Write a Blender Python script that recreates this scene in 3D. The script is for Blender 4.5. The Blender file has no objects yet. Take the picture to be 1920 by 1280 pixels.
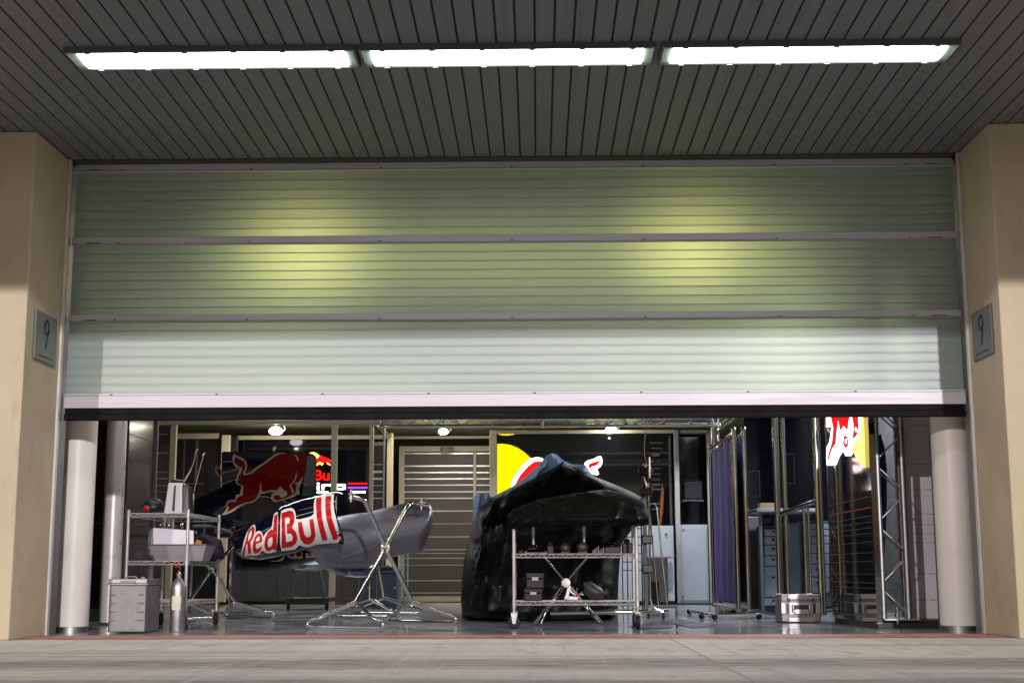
import bpy, bmesh, math, random
from mathutils import Vector, noise
from mathutils.geometry import delaunay_2d_cdt
random.seed(7)
sc = bpy.context.scene
col = sc.collection
R = math.radians

# ------------------------------------------------------------------ camera
CAM = Vector((0.218, -12.197, 0.5356)); F = 2605.9
PIT, YAW, ROL = 0.163888, 0.01783, -0.002732
cam_d = bpy.data.cameras.new('camera'); cam = bpy.data.objects.new('camera', cam_d); col.objects.link(cam)
_f = Vector((-math.sin(YAW)*math.cos(PIT), math.cos(YAW)*math.cos(PIT), math.sin(PIT)))
_r0 = Vector((math.cos(YAW), math.sin(YAW), 0)); _u0 = _r0.cross(_f)
_rt = math.cos(ROL)*_r0 + math.sin(ROL)*_u0
_up = -math.sin(ROL)*_r0 + math.cos(ROL)*_u0
from mathutils import Matrix
m3 = Matrix((_rt, _up, -_f)).transposed()
cam.matrix_world = Matrix.Translation(CAM) @ m3.to_4x4()
cam_d.sensor_width = 36; cam_d.lens = F/1920*36; cam_d.clip_end = 400
sc.camera = cam

# ------------------------------------------------------------------ world, floodlight, exposure
w = bpy.data.worlds.new("World"); sc.world = w; w.use_nodes = True
nt = w.node_tree; bg = nt.nodes['Background']
sky = nt.nodes.new('ShaderNodeTexSky'); sky.sky_type = 'NISHITA'; sky.sun_disc = False
sky.sun_elevation = R(3); sky.sun_rotation = R(0)
nt.links.new(sky.outputs[0], bg.inputs[0]); bg.inputs[1].default_value = 0.15
sun_d = bpy.data.lights.new('pit_lane_floodlight', 'SUN'); sun_d.energy = 2.0; sun_d.angle = R(1.2); sun_d.color = (1, .965, .95)
sun = bpy.data.objects.new('pit_lane_floodlight', sun_d); col.objects.link(sun)
sun.rotation_euler = Vector((-.24, 1, -.25)).to_track_quat('-Z', 'Y').to_euler()
fl_d = bpy.data.lights.new('second_floodlight', 'SPOT'); fl_d.energy = 28000; fl_d.color = (1, .93, .87)
fl_d.spot_size = R(30); fl_d.shadow_soft_size = .25
flo = bpy.data.objects.new('second_floodlight', fl_d); col.objects.link(flo)
_dir = Vector((.44, 1, -.27)); flo.location = Vector((0, 0, 2.0)) - _dir*42
flo.rotation_euler = _dir.to_track_quat('-Z', 'Y').to_euler()
def area(name, loc, sx, sy, e, c, rot=(0, 0, 0)):
    d = bpy.data.lights.new(name, 'AREA'); d.shape = 'RECTANGLE'; d.size = sx; d.size_y = sy; d.energy = e; d.color = c
    o = bpy.data.objects.new(name, d); col.objects.link(o); o.location = loc; o.rotation_euler = rot; return o
sc.view_settings.view_transform = 'Standard'; sc.view_settings.look = 'None'
sc.view_settings.exposure = 0.0; sc.view_settings.gamma = 1

# ------------------------------------------------------------------ helpers: points
def ray(px, py): return _f*F + _rt*(px-960) + _up*(640-py)
def at(px, py, Y):
    d = ray(px, py); return CAM + d*((Y-CAM.y)/d.y)
def fl(px, py, z=0.0):
    d = ray(px, py); return CAM + d*((z-CAM.z)/d.z)
def atx(px, py, X):
    d = ray(px, py); return CAM + d*((X-CAM.x)/d.x)
def zp(pts, ox, oy, s): return [(ox+x/s, oy+y/s) for x, y in pts]

# ------------------------------------------------------------------ helpers: materials
def lin(c):
    if len(c) == 3 and max(c) > 1.01: return tuple(((v/255)/12.92 if v/255 <= .04045 else ((v/255+.055)/1.055)**2.4) for v in c)
    return tuple(c)
def mat(name, c, rough=.5, metal=0, var=.12, scale=6, bump=0, bscale=40, rvar=.15, emit=None, estr=0, coat=0, spec=None, stretch=None, c2=None):
    m = bpy.data.materials.new(name); m.use_nodes = True; n = m.node_tree; b = n.nodes['Principled BSDF']; L = n.links
    c = lin(c)
    tc = n.nodes.new('ShaderNodeTexCoord'); mp = n.nodes.new('ShaderNodeMapping'); L.new(tc.outputs['Object'], mp.inputs[0])
    if stretch: mp.inputs['Scale'].default_value = stretch
    nz = n.nodes.new('ShaderNodeTexNoise'); nz.inputs['Scale'].default_value = scale; nz.inputs['Detail'].default_value = 5
    L.new(mp.outputs[0], nz.inputs[0])
    mx = n.nodes.new('ShaderNodeMix'); mx.data_type = 'RGBA'
    cr = n.nodes.new('ShaderNodeMapRange'); cr.inputs[1].default_value = .3; cr.inputs[2].default_value = .7
    L.new(nz.outputs[0], cr.inputs[0]); L.new(cr.outputs[0], mx.inputs[0])
    mx.inputs[6].default_value = (*[v*(1-var) for v in c], 1); mx.inputs[7].default_value = (*(lin(c2) if c2 else [min(1, v*(1+var)) for v in c]), 1)
    L.new(mx.outputs[2], b.inputs['Base Color'])
    mr = n.nodes.new('ShaderNodeMapRange'); mr.inputs[1].default_value = .3; mr.inputs[2].default_value = .7
    mr.inputs[3].default_value = max(.01, rough*(1-rvar)); mr.inputs[4].default_value = min(1, rough*(1+rvar))
    L.new(nz.outputs[0], mr.inputs[0]); L.new(mr.outputs[0], b.inputs['Roughness'])
    b.inputs['Metallic'].default_value = metal
    if coat: b.inputs['Coat Weight'].default_value = coat; b.inputs['Coat Roughness'].default_value = .05
    if spec is not None: b.inputs['Specular IOR Level'].default_value = spec
    if emit: b.inputs['Emission Color'].default_value = (*lin(emit), 1); b.inputs['Emission Strength'].default_value = estr
    if bump:
        n2 = n.nodes.new('ShaderNodeTexNoise'); n2.inputs['Scale'].default_value = bscale; n2.inputs['Detail'].default_value = 4
        L.new(mp.outputs[0], n2.inputs[0]); bp = n.nodes.new('ShaderNodeBump'); bp.inputs['Strength'].default_value = bump; bp.inputs['Distance'].default_value = .01
        L.new(n2.outputs[0], bp.inputs['Height']); L.new(bp.outputs[0], b.inputs['Normal'])
    return m
def emat(name, c, s):
    m = bpy.data.materials.new(name); m.use_nodes = True; n = m.node_tree; n.nodes.clear()
    o = n.nodes.new('ShaderNodeOutputMaterial'); e = n.nodes.new('ShaderNodeEmission'); e.inputs[0].default_value = (*lin(c), 1); e.inputs[1].default_value = s
    n.links.new(e.outputs[0], o.inputs[0]); return m

M = {}
M['plaster'] = mat('plaster', (.50, .415, .295), .85, var=.08, scale=1.3, bump=.25, bscale=90)
M['chrome'] = mat('chrome', (.82, .79, .80), .10, 1, var=.05)
M['brass'] = mat('polished_metal', (.64, .63, .56), .14, 1, var=.08)
M['alu'] = mat('aluminium', (.40, .385, .40), .42, 1, var=.08, scale=12, bump=.05)
M['alu_dull'] = mat('dull_aluminium', (.25, .225, .24), .5, .6, var=.12, scale=9, bump=.08)
M['rail'] = mat('door_rail', (.48, .455, .50), .45, .2, var=.06, scale=3, stretch=(.3, 1, 6))
M['wire'] = mat('wire_chrome', (.50, .47, .47), .3, .45)
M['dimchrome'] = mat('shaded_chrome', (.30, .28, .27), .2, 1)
M['black'] = mat('black_plastic', (.012, .012, .013), .4)
M['rubber'] = mat('rubber', (.010, .010, .011), .65, bump=.1, spec=.25)
M['seal'] = mat('door_seal', (.004, .0035, .005), .7, spec=.15)
M['white_paint'] = mat('white_paint', (.78, .72, .70), .38, var=.04, scale=2)
M['beige'] = mat('beige_frame', (.56, .48, .36), .45, var=.06)
M['olive'] = mat('olive_wall', (.05, .06, .035), .7)
M['panel_black'] = mat('black_gloss_panel', (.004, .004, .007), .05, var=.3, rvar=.4)
M['panel_grey'] = mat('grey_panel', (.10, .095, .10), .3, var=.1)
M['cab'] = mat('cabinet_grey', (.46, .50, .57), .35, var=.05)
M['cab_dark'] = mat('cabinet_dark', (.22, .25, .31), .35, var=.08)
M['navy'] = mat('navy_paint', (.004, .004, .012), .07, var=.15, spec=.35)
M['red'] = mat('decal_red', (.46, .006, .010), .3, var=.05, spec=.2)
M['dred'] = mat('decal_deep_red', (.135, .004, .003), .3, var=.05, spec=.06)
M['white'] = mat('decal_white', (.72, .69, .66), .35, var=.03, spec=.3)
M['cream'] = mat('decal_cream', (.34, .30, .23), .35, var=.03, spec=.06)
M['grey_fin'] = mat('grey_carbon', (.055, .057, .065), .3, var=.1)
M['silver'] = mat('heat_shield_silver', (.20, .195, .225), .32, .55, var=.14, scale=5, bump=.03, bscale=20, stretch=(1, 1, 3))
M['blue_tarp'] = mat('blue_sheet', (.38, .54, .92), .55, var=.1, bump=.2)
M['black_tarp'] = mat('black_sheet', (.005, .005, .006), .46, var=.3, bump=.12, bscale=9, spec=.17)
M['bluepart'] = mat('blue_moulding', (.02, .03, .13), .2, coat=.5)
M['ltblue'] = mat('pale_edge', (.30, .42, .50), .3)
M['paper'] = mat('paper', (.70, .64, .72), .7, var=.02)
M['fabric_blue'] = mat('screen_fabric', (.055, .055, .36), .7, var=.2, bump=.15, bscale=120, c2=(.085, .055, .36))
M['fabric_dark'] = mat('dark_fabric', (.008, .008, .02), .8, bump=.2)
M['flag'] = mat('navy_cloth', (.018, .022, .13), .8, bump=.2, bscale=60)
M['tube'] = emat('fluorescent_tube', (252, 248, 255), 12.5)
M['lens'] = mat('diffuser_end', (.35, .5, .38), .3)
M['e_white'] = emat('lit_white', (255, 248, 255), 4.5)
M['e_red'] = emat('lit_red', (1.0, .012, .012), 1.3)
M['e_yel'] = emat('lit_yellow', (1.0, .80, .0), 1.25)
M['e_pyel'] = emat('lit_pale_yellow', (1.0, .68, .16), 2.2)
M['e_pur'] = emat('lit_purple', (.28, .05, 1.0), 2.2)
M['sign_plate'] = mat('sign_plate', (.155, .168, .168), .45, .1, var=.06)
M['ink'] = mat('dark_ink', (.012, .014, .014), .5)
M['exit_green'] = mat('exit_board', (.20, .24, .16), .5)
M['orange'] = mat('orange_plastic', (.45, .20, .02), .5)
M['redp'] = mat('red_plastic', (.40, .02, .015), .4)
M['greytext'] = mat('grey_ink', (.11, .11, .12), .5)
M['taupe'] = mat('taupe_panel', (.088, .080, .076), .5, var=.04, scale=2)
M['mirror'] = mat('mirror_strip', (.85, .84, .86), .35, 1, var=.02)
M['binblue'] = mat('blue_grey_bin', (.05, .065, .10), .45)
M['slat'] = mat('ceiling_slat', (.158, .176, .190), .55, .1, var=.10, scale=2, stretch=(4, .4, 1))
M['void'] = mat('dark_void', (.01, .01, .01), .9)

def grime(m, scale, lo, hi, colr, amt, stretch=(1, 1, 1)):
    n = m.node_tree; L = n.links; b = n.nodes['Principled BSDF']; prev = b.inputs['Base Color'].links[0].from_socket
    mp = n.nodes.new('ShaderNodeMapping'); mp.inputs['Scale'].default_value = stretch; L.new(n.nodes['Texture Coordinate'].outputs['Object'], mp.inputs[0])
    z = n.nodes.new('ShaderNodeTexNoise'); z.inputs['Scale'].default_value = scale; z.inputs['Detail'].default_value = 7; z.inputs['Roughness'].default_value = .62; L.new(mp.outputs[0], z.inputs[0])
    q = n.nodes.new('ShaderNodeMapRange'); q.inputs[1].default_value = lo; q.inputs[2].default_value = hi; q.inputs[4].default_value = amt; L.new(z.outputs[0], q.inputs[0])
    x = n.nodes.new('ShaderNodeMix'); x.data_type = 'RGBA'; L.new(q.outputs[0], x.inputs[0]); L.new(prev, x.inputs[6]); x.inputs[7].default_value = (*colr, 1); L.new(x.outputs[2], b.inputs['Base Color'])
grime(M['plaster'], 5, .56, .72, (.30, .24, .16), .45, (1, 1, .45)); grime(M['plaster'], 34, .64, .74, (.22, .17, .11), .35)
grime(M['plaster'], 1.6, .5, .75, (.56, .47, .36), .6)
grime(M['white_paint'], 8, .62, .75, (.45, .33, .30), .4, (1, 1, .35)); grime(M['rail'], 4, .55, .75, (.28, .26, .28), .4, (.25, 1, 4))
grime(M['slat'], 3, .5, .72, (.11, .115, .115), .5, (7.3, .12, 1)); grime(M['alu_dull'], 14, .55, .7, (.15, .135, .14), .5)
# corrugated translucent door sheet
def sheet_mat():
    m = bpy.data.materials.new('translucent_sheet'); m.use_nodes = True; n = m.node_tree; n.nodes.clear(); L = n.links
    o = n.nodes.new('ShaderNodeOutputMaterial')
    tc = n.nodes.new('ShaderNodeTexCoord'); nz = n.nodes.new('ShaderNodeTexNoise'); nz.inputs['Scale'].default_value = 160; nz.inputs['Detail'].default_value = 3
    L.new(tc.outputs['Object'], nz.inputs[0])
    bp = n.nodes.new('ShaderNodeBump'); bp.inputs['Strength'].default_value = .30; bp.inputs['Distance'].default_value = .004; L.new(nz.outputs[0], bp.inputs['Height'])
    n3 = n.nodes.new('ShaderNodeTexNoise'); n3.inputs['Scale'].default_value = 260; n3.inputs['Detail'].default_value = 2; L.new(tc.outputs['Object'], n3.inputs[0])
    mx = n.nodes.new('ShaderNodeMix'); mx.data_type = 'RGBA'; L.new(n3.outputs[0], mx.inputs[0])
    mx.inputs[6].default_value = (.19, .25, .27, 1); mx.inputs[7].default_value = (.28, .345, .39, 1)
    d = n.nodes.new('ShaderNodeBsdfDiffuse'); L.new(mx.outputs[2], d.inputs[0]); L.new(bp.outputs[0], d.inputs['Normal'])
    t = n.nodes.new('ShaderNodeBsdfTranslucent'); t.inputs[0].default_value = (.46, .56, .22, 1)
    g = n.nodes.new('ShaderNodeBsdfGlossy'); g.inputs[0].default_value = (.9, .92, .92, 1); g.inputs['Roughness'].default_value = .46; L.new(bp.outputs[0], g.inputs['Normal'])
    rf = n.nodes.new('ShaderNodeBsdfRefraction'); rf.inputs[0].default_value = (.58, .65, .30, 1); rf.inputs['Roughness'].default_value = .78; rf.inputs['IOR'].default_value = 1.4; L.new(bp.outputs[0], rf.inputs['Normal'])
    m0 = n.nodes.new('ShaderNodeMixShader'); m0.inputs[0].default_value = .62; L.new(t.outputs[0], m0.inputs[1]); L.new(rf.outputs[0], m0.inputs[2])
    m1 = n.nodes.new('ShaderNodeMixShader'); m1.inputs[0].default_value = .42; L.new(d.outputs[0], m1.inputs[1]); L.new(m0.outputs[0], m1.inputs[2])
    m2 = n.nodes.new('ShaderNodeMixShader'); m2.inputs[0].default_value = .13; L.new(m1.outputs[0], m2.inputs[1]); L.new(g.outputs[0], m2.inputs[2])
    L.new(m2.outputs[0], o.inputs[0]); return m
M['sheet'] = sheet_mat(); M['web'] = mat('sheet_web', (.10, .13, .11), .6)

def ground_mat():
    m = mat('apron_concrete', (.66, .62, .58), .8, var=.12, c2=(.76, .68, .58), scale=.9, bump=.25, bscale=60)
    n = m.node_tree; L = n.links; b = n.nodes['Principled BSDF']
    src = b.inputs['Base Color'].links[0].from_socket
    tc = n.nodes['Texture Coordinate']
    def band(scale_vec, sc_, lo, hi, colr, amt, prev):
        mp = n.nodes.new('ShaderNodeMapping'); mp.inputs['Scale'].default_value = scale_vec; L.new(tc.outputs['Object'], mp.inputs[0])
        z = n.nodes.new('ShaderNodeTexNoise'); z.inputs['Scale'].default_value = sc_; z.inputs['Detail'].default_value = 6; z.inputs['Roughness'].default_value = .65; L.new(mp.outputs[0], z.inputs[0])
        r = n.nodes.new('ShaderNodeMapRange'); r.inputs[1].default_value = lo; r.inputs[2].default_value = hi; r.inputs[4].default_value = amt; L.new(z.outputs[0], r.inputs[0])
        x = n.nodes.new('ShaderNodeMix'); x.data_type = 'RGBA'; L.new(r.outputs[0], x.inputs[0]); L.new(prev, x.inputs[6]); x.inputs[7].default_value = (*colr, 1); return x.outputs[2]
    s = band((.12, 2.2, 1), 1.0, .50, .68, (.10, .085, .08), .45, src)
    s = band((7, .35, 1), 1.0, .52, .72, (.42, .37, .32), .6, s)
    s = band((1, 1, 1), 26, .55, .75, (.16, .14, .12), .5, s)
    # rubber bands laid by tyres along the lane, at fixed distances from the garage line
    sx = n.nodes.new('ShaderNodeSeparateXYZ'); L.new(tc.outputs['Object'], sx.inputs[0])
    for yc, wd, am in ((-3.75, .62, 1.0), (-5.25, .36, .9)):
        nz = n.nodes.new('ShaderNodeTexNoise'); nz.inputs['Scale'].default_value = .9; nz.inputs['Detail'].default_value = 4; L.new(tc.outputs['Object'], nz.inputs[0])
        a = n.nodes.new('ShaderNodeMath'); a.operation = 'MULTIPLY_ADD'; a.inputs[1].default_value = .5; L.new(nz.outputs[0], a.inputs[0]); L.new(sx.outputs[1], a.inputs[2])
        d = n.nodes.new('ShaderNodeMath'); d.operation = 'SUBTRACT'; d.inputs[1].default_value = yc+.25; L.new(a.outputs[0], d.inputs[0])
        e = n.nodes.new('ShaderNodeMath'); e.operation = 'ABSOLUTE'; L.new(d.outputs[0], e.inputs[0])
        r = n.nodes.new('ShaderNodeMapRange'); r.inputs[1].default_value = wd; r.inputs[2].default_value = wd*.4; r.inputs[3].default_value = 0; r.inputs[4].default_value = am; L.new(e.outputs[0], r.inputs[0])
        mp = n.nodes.new('ShaderNodeMapping'); mp.inputs['Scale'].default_value = (2.5, 30, 1); L.new(tc.outputs['Object'], mp.inputs[0])
        z = n.nodes.new('ShaderNodeTexNoise'); z.inputs['Scale'].default_value = 1; z.inputs['Detail'].default_value = 5; L.new(mp.outputs[0], z.inputs[0])
        zr = n.nodes.new('ShaderNodeMapRange'); zr.inputs[1].default_value = .3; zr.inputs[2].default_value = .6; L.new(z.outputs[0], zr.inputs[0])
        mu = n.nodes.new('ShaderNodeMath'); mu.operation = 'MULTIPLY'; L.new(r.outputs[0], mu.inputs[0]); L.new(zr.outputs[0], mu.inputs[1])
        x = n.nodes.new('ShaderNodeMix'); x.data_type = 'RGBA'; L.new(mu.outputs[0], x.inputs[0]); L.new(s, x.inputs[6]); x.inputs[7].default_value = (.20, .175, .175, 1); s = x.outputs[2]
    L.new(s, b.inputs['Base Color']); return m
M['ground'] = ground_mat(); grime(M['ground'], 3.2, .54, .66, (.40, .36, .33), .65, (1.6, .5, 1)); grime(M['ground'], 60, .60, .70, (.30, .27, .25), .5); grime(M['ground'], 1, .60, .72, (.80, .77, .72), .5, (14, .35, 1))
M['floor'] = mat('garage_floor', (.34, .355, .385), .12, var=.25, scale=1.6, bump=.06, bscale=9, rvar=.6, spec=.5)
M['redline'] = mat('worn_red_line', (.60, .12, .10), .6, var=.2, scale=5, c2=(.56, .30, .26))

# ------------------------------------------------------------------ helpers: meshes
SPLIT = {'clip', 'rail', 'foot_ball', 'slot', 'latch', 'hinge', 'hook', 'corner', 'edging', 'blue_band', 'door_gap', 'fitting', 'rib', 'light_stripe', 'chord', 'top_beam', 'mirror_strip', 'screw', 'upright', 'groove_strip', 'door', 'stripe', 'panel', 'clamp', 'post', 'rivet', 'top_rail', 'leg', 'fin_bolt', 'chrome_rod', 'shaft'}
class MB:
    def __init__(s): s.v = []; s.f = []; s.mi = []; s.cm = 0
    def add(s, vs, fs):
        o = len(s.v); s.v += [Vector(v) for v in vs]
        for f in fs: s.f.append([o+i for i in f]); s.mi.append(s.cm)
        return s
    def hexa(s, p):  # 8 pts: bottom 4 ccw, top 4
        return s.add(p, [(0, 3, 2, 1), (4, 5, 6, 7), (0, 1, 5, 4), (1, 2, 6, 5), (2, 3, 7, 6), (3, 0, 4, 7)])
    def box(s, x0, x1, y0, y1, z0, z1):
        return s.hexa([(x0, y0, z0), (x1, y0, z0), (x1, y1, z0), (x0, y1, z0), (x0, y0, z1), (x1, y0, z1), (x1, y1, z1), (x0, y1, z1)])
    def bar(s, a, b, w, h):
        a = Vector(a); b = Vector(b); d = (b-a).normalized(); up = Vector((0, 0, 1)) if abs(d.z) < .9 else Vector((0, 1, 0))
        r = d.cross(up).normalized()*(w/2); u = r.cross(d).normalized()*(h/2)
        return s.hexa([a-r-u, a+r-u, b+r-u, b-r-u, a-r+u, a+r+u, b+r+u, b-r+u])
    def tube(s, pts, r, n=10, caps=True):
        pts = [Vector(p) for p in pts]; rings = []; N = len(pts); o = len(s.v); prev = None
        for i, p in enumerate(pts):
            d = (pts[min(i+1, N-1)]-pts[max(i-1, 0)]).normalized()
            if prev is None: u = d.orthogonal().normalized()
            else: u = (prev-d*prev.dot(d)).normalized()
            prev = u; v = d.cross(u); rr = r[i] if isinstance(r, (list, tuple)) else r
            for k in range(n):
                t = 2*math.pi*k/n; s.v.append(p+(u*math.cos(t)+v*math.sin(t))*rr)
        for i in range(N-1):
            for k in range(n):
                a = o+i*n+k; b = o+i*n+(k+1) % n; s.f.append([a, b, b+n, a+n]); s.mi.append(s.cm)
        if caps:
            s.f.append([o+k for k in range(n)][::-1]); s.mi.append(s.cm)
            s.f.append([o+(N-1)*n+k for k in range(n)]); s.mi.append(s.cm)
        return s
    def lathe(s, c, prof, n=24, axis='z'):  # prof: (radius, height)
        o = len(s.v); c = Vector(c)
        for r, h in prof:
            for k in range(n):
                t = 2*math.pi*k/n
                if axis == 'z': s.v.append(c+Vector((r*math.cos(t), r*math.sin(t), h)))
                elif axis == 'x': s.v.append(c+Vector((h, r*math.cos(t), r*math.sin(t))))
                else: s.v.append(c+Vector((r*math.cos(t), h, r*math.sin(t))))
        for i in range(len(prof)-1):
            for k in range(n):
                a = o+i*n+k; b = o+i*n+(k+1) % n; s.f.append([a, b, b+n, a+n]); s.mi.append(s.cm)
        s.f.append([o+k for k in range(n)][::-1]); s.mi.append(s.cm)
        s.f.append([o+(len(prof)-1)*n+k for k in range(n)]); s.mi.append(s.cm)
        return s
    def prism(s, poly, vec):  # poly list of 3d pts, extruded by vec
        n = len(poly); v = [Vector(p) for p in poly]; vec = Vector(vec)
        fs = [list(range(n))[::-1], list(range(n, 2*n))]+[[i, (i+1) % n, n+(i+1) % n, n+i] for i in range(n)]
        return s.add(v+[p+vec for p in v], fs)
    def blob(s, c, rx, ry, rz, n=14, amp=.15, seed=0):
        o = len(s.v); c = Vector(c); m = n//2+1
        for i in range(m+1):
            a = math.pi*i/m
            for k in range(n):
                t = 2*math.pi*k/n; d = Vector((math.sin(a)*math.cos(t), math.sin(a)*math.sin(t), math.cos(a)))
                q = 1+amp*noise.noise(d*1.7+Vector((seed, 0, 0)))*2
                s.v.append(c+Vector((d.x*rx*q, d.y*ry*q, d.z*rz*q)))
        for i in range(m):
            for k in range(n):
                a = o+i*n+k; b = o+i*n+(k+1) % n; s.f.append([a, a+n, b+n, b]); s.mi.append(s.cm)
        return s
    def build(s, name, mt, parent=None, smooth=None, bevel=0):
        if name in SPLIT:
            par = list(range(len(s.v)))
            def fd(i):
                while par[i] != i: par[i] = par[par[i]]; i = par[i]
                return i
            for f in s.f:
                a = fd(f[0])
                for q in f[1:]: par[fd(q)] = a
            comp = {}
            for i, f in enumerate(s.f): comp.setdefault(fd(f[0]), []).append(i)
            if len(comp) > 1:
                for fi in comp.values():
                    m = MB(); idx = {}
                    for i in fi:
                        for q in s.f[i]:
                            if q not in idx: idx[q] = len(m.v); m.v.append(s.v[q])
                        m.f.append([idx[q] for q in s.f[i]]); m.mi.append(s.mi[i])
                    o = m._build(name, mt, parent, smooth, bevel)
                return o
        return s._build(name, mt, parent, smooth, bevel)
    def _build(s, name, mt, parent=None, smooth=None, bevel=0):
        off = Vector((0, 0, 0)); p = parent
        while p is not None: off += p.location; p = p.parent
        me = bpy.data.meshes.new(name); me.from_pydata([v-off for v in s.v], [], s.f)
        for q in (mt if isinstance(mt, (list, tuple)) else [mt]): me.materials.append(q)
        for i, pl in enumerate(me.polygons): pl.material_index = s.mi[i]
        bm = bmesh.new(); bm.from_mesh(me); bmesh.ops.remove_doubles(bm, verts=bm.verts, dist=1e-5); bmesh.ops.recalc_face_normals(bm, faces=bm.faces); bm.to_mesh(me); bm.free()
        o = bpy.data.objects.new(name, me); col.objects.link(o)
        if parent: o.parent = parent
        if smooth: me.shade_smooth(); me.set_sharp_from_angle(angle=R(smooth))
        if bevel:
            b = o.modifiers.new('bevel', 'BEVEL'); b.width = bevel; b.segments = 2; b.limit_method = 'ANGLE'; b.angle_limit = R(50)
        return o
def tag(o, label, cat, group=None, kind=None):
    if kind: o['kind'] = kind; return o
    o['label'] = label; o['category'] = cat
    if group: o['group'] = group
    return o
def thing(name, loc, label, cat, group=None):
    o = bpy.data.objects.new(name, None); col.objects.link(o); o.location = loc; o.empty_display_size = .1
    return tag(o, label, cat, group)
def struct(o): o['kind'] = 'structure'; return o
def smoothpath(pts, n=4):
    pts = [Vector(p) for p in pts]
    for _ in range(n):
        q = [pts[0]]
        for a, b in zip(pts, pts[1:]): q += [a*.75+b*.25, a*.25+b*.75]
        q.append(pts[-1]); pts = q
    return pts

# planar polygons given on the photograph's own pixels are turned into real surfaces
def inside(poly, x, y):
    c = False; n = len(poly); j = n-1
    for i in range(n):
        xi, yi = poly[i]; xj, yj = poly[j]
        if (yi > y) != (yj > y) and x < (xj-xi)*(y-yi)/(yj-yi)+xi: c = not c
        j = i
    return c
def pdist(poly, x, y):
    best = 1e9; n = len(poly)
    for i in range(n):
        ax, ay = poly[i]; bx, by = poly[(i+1) % n]; dx, dy = bx-ax, by-ay; L = dx*dx+dy*dy
        t = 0 if L == 0 else max(0, min(1, ((x-ax)*dx+(y-ay)*dy)/L))
        d = (ax+t*dx-x)**2+(ay+t*dy-y)**2
        if d < best: best = d
    return math.sqrt(best)
def rounded(poly, n=2):
    for _ in range(n):
        q = []
        for i in range(len(poly)):
            a = poly[i]; b = poly[(i+1) % len(poly)]
            q += [(a[0]*.8+b[0]*.2, a[1]*.8+b[1]*.2), (a[0]*.2+b[0]*.8, a[1]*.2+b[1]*.8)]
        poly = q
    return poly
def tri(poly, step):
    b = []
    for i in range(len(poly)):
        p = poly[i]; q = poly[(i+1) % len(poly)]; L = math.hypot(q[0]-p[0], q[1]-p[1]); n = max(1, int(L/step))
        for k in range(n): b.append((p[0]+(q[0]-p[0])*k/n, p[1]+(q[1]-p[1])*k/n))
    nb = len(b); xs = [p[0] for p in poly]; ys = [p[1] for p in poly]; pts = list(b)
    y = min(ys)+step/2; r = 0
    while y < max(ys):
        x = min(xs)+(step/2 if r % 2 else step)
        while x < max(xs):
            if inside(poly, x, y) and pdist(poly, x, y) > step*.45: pts.append((x, y))
            x += step
        y += step; r += 1
    v, e, f, *_ = delaunay_2d_cdt([Vector(p) for p in pts], [], [list(range(nb))], 1, 1e-4)
    return v, f
def relief(mb, poly, yf, yb=None, step=6, mapf=None):
    v, f = tri(poly, step); P = mapf or at
    front = [P(p.x, p.y, yf(p.x, p.y)) for p in v]
    if yb is None: return mb.add(front, [list(q) for q in f])
    back = [P(p.x, p.y, yb(p.x, p.y)) for p in v]; n = len(v)
    cnt = {}
    for q in f:
        for i in range(len(q)):
            a, b = q[i], q[(i+1) % len(q)]; k = (min(a, b), max(a, b)); cnt.setdefault(k, []).append((a, b))
    sides = [[l[0][0], l[0][1], n+l[0][1], n+l[0][0]] for k, l in cnt.items() if len(l) == 1]
    return mb.add(front+back, [list(q) for q in f]+[[n+i for i in reversed(q)] for q in f]+sides)
def textmesh(mb, s, o, ux, uz, width, height, off=.0, shear=0):
    cu = bpy.data.curves.new('t', 'FONT'); cu.body = s; cu.offset = off; cu.resolution_u = 4; cu.fill_mode = 'FRONT'
    ob = bpy.data.objects.new('t', cu); col.objects.link(ob); dg = bpy.context.evaluated_depsgraph_get()
    me = bpy.data.meshes.new_from_object(ob.evaluated_get(dg)); bpy.data.objects.remove(ob)
    xs = [v.co.x for v in me.vertices]; ys = [v.co.y for v in me.vertices]; x0, x1, y0, y1 = min(xs), max(xs), min(ys), max(ys)
    o = Vector(o); ux = Vector(ux).normalized(); uz = Vector(uz).normalized()
    mb.add([o+ux*((v.co.x-x0)/(x1-x0)*width+(v.co.y-y0)/(y1-y0)*shear)+uz*((v.co.y-y0)/(y1-y0)*height) for v in me.vertices], [list(p.vertices) for p in me.polygons])
    bpy.data.meshes.remove(me); return mb

# ================================================================== THE SETTING
CZ = 4.26
mb = MB(); mb.add([(-150, -150, 0), (150, -150, 0), (150, -.02, 0), (-150, -.02, 0)], [(0, 1, 2, 3)])
struct(mb.build('ground', M['ground']))
mb = MB(); jx = fl(1420, 1280).x; mb.box(jx-.006, jx+.006, -11, -.5, .001, .003); mb.box(-4.4, -4.384, -11, -.9, .001, .004)
struct(mb.build('ground_joint', mat('joint_filler', (.45, .41, .36), .8)))
mb = MB(); mb.add([(-6.6, -.02, 0), (5, -.02, 0), (5, 15, 0), (-6.6, 15, 0)], [(0, 1, 2, 3)])
struct(mb.build('garage_floor', M['floor']))
mb = MB()
N = 120
vs = []; random.seed(3)
for i in range(N+1):
    x = -4.04+8.08*i/N; vs += [(x, -.66-random.random()*.05, .004), (x, -.05+random.random()*.03, .004)]
mb.add(vs, [(2*i, 2*i+2, 2*i+3, 2*i+1) for i in range(N)])
struct(mb.build('painted_line', M['redline']))
mb = MB()
for p in ([(1235, 1163), (1262, 1158), (1345, 1173), (1300, 1176)], [(1180, 1172), (1240, 1167), (1262, 1176), (1190, 1180)]):
    mb.add([fl(x, y, .004) for x, y in p], [(0, 1, 2, 3)])
struct(mb.build('floor_marking', mat('floor_patch', (.05, .05, .06), .25)))

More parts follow.
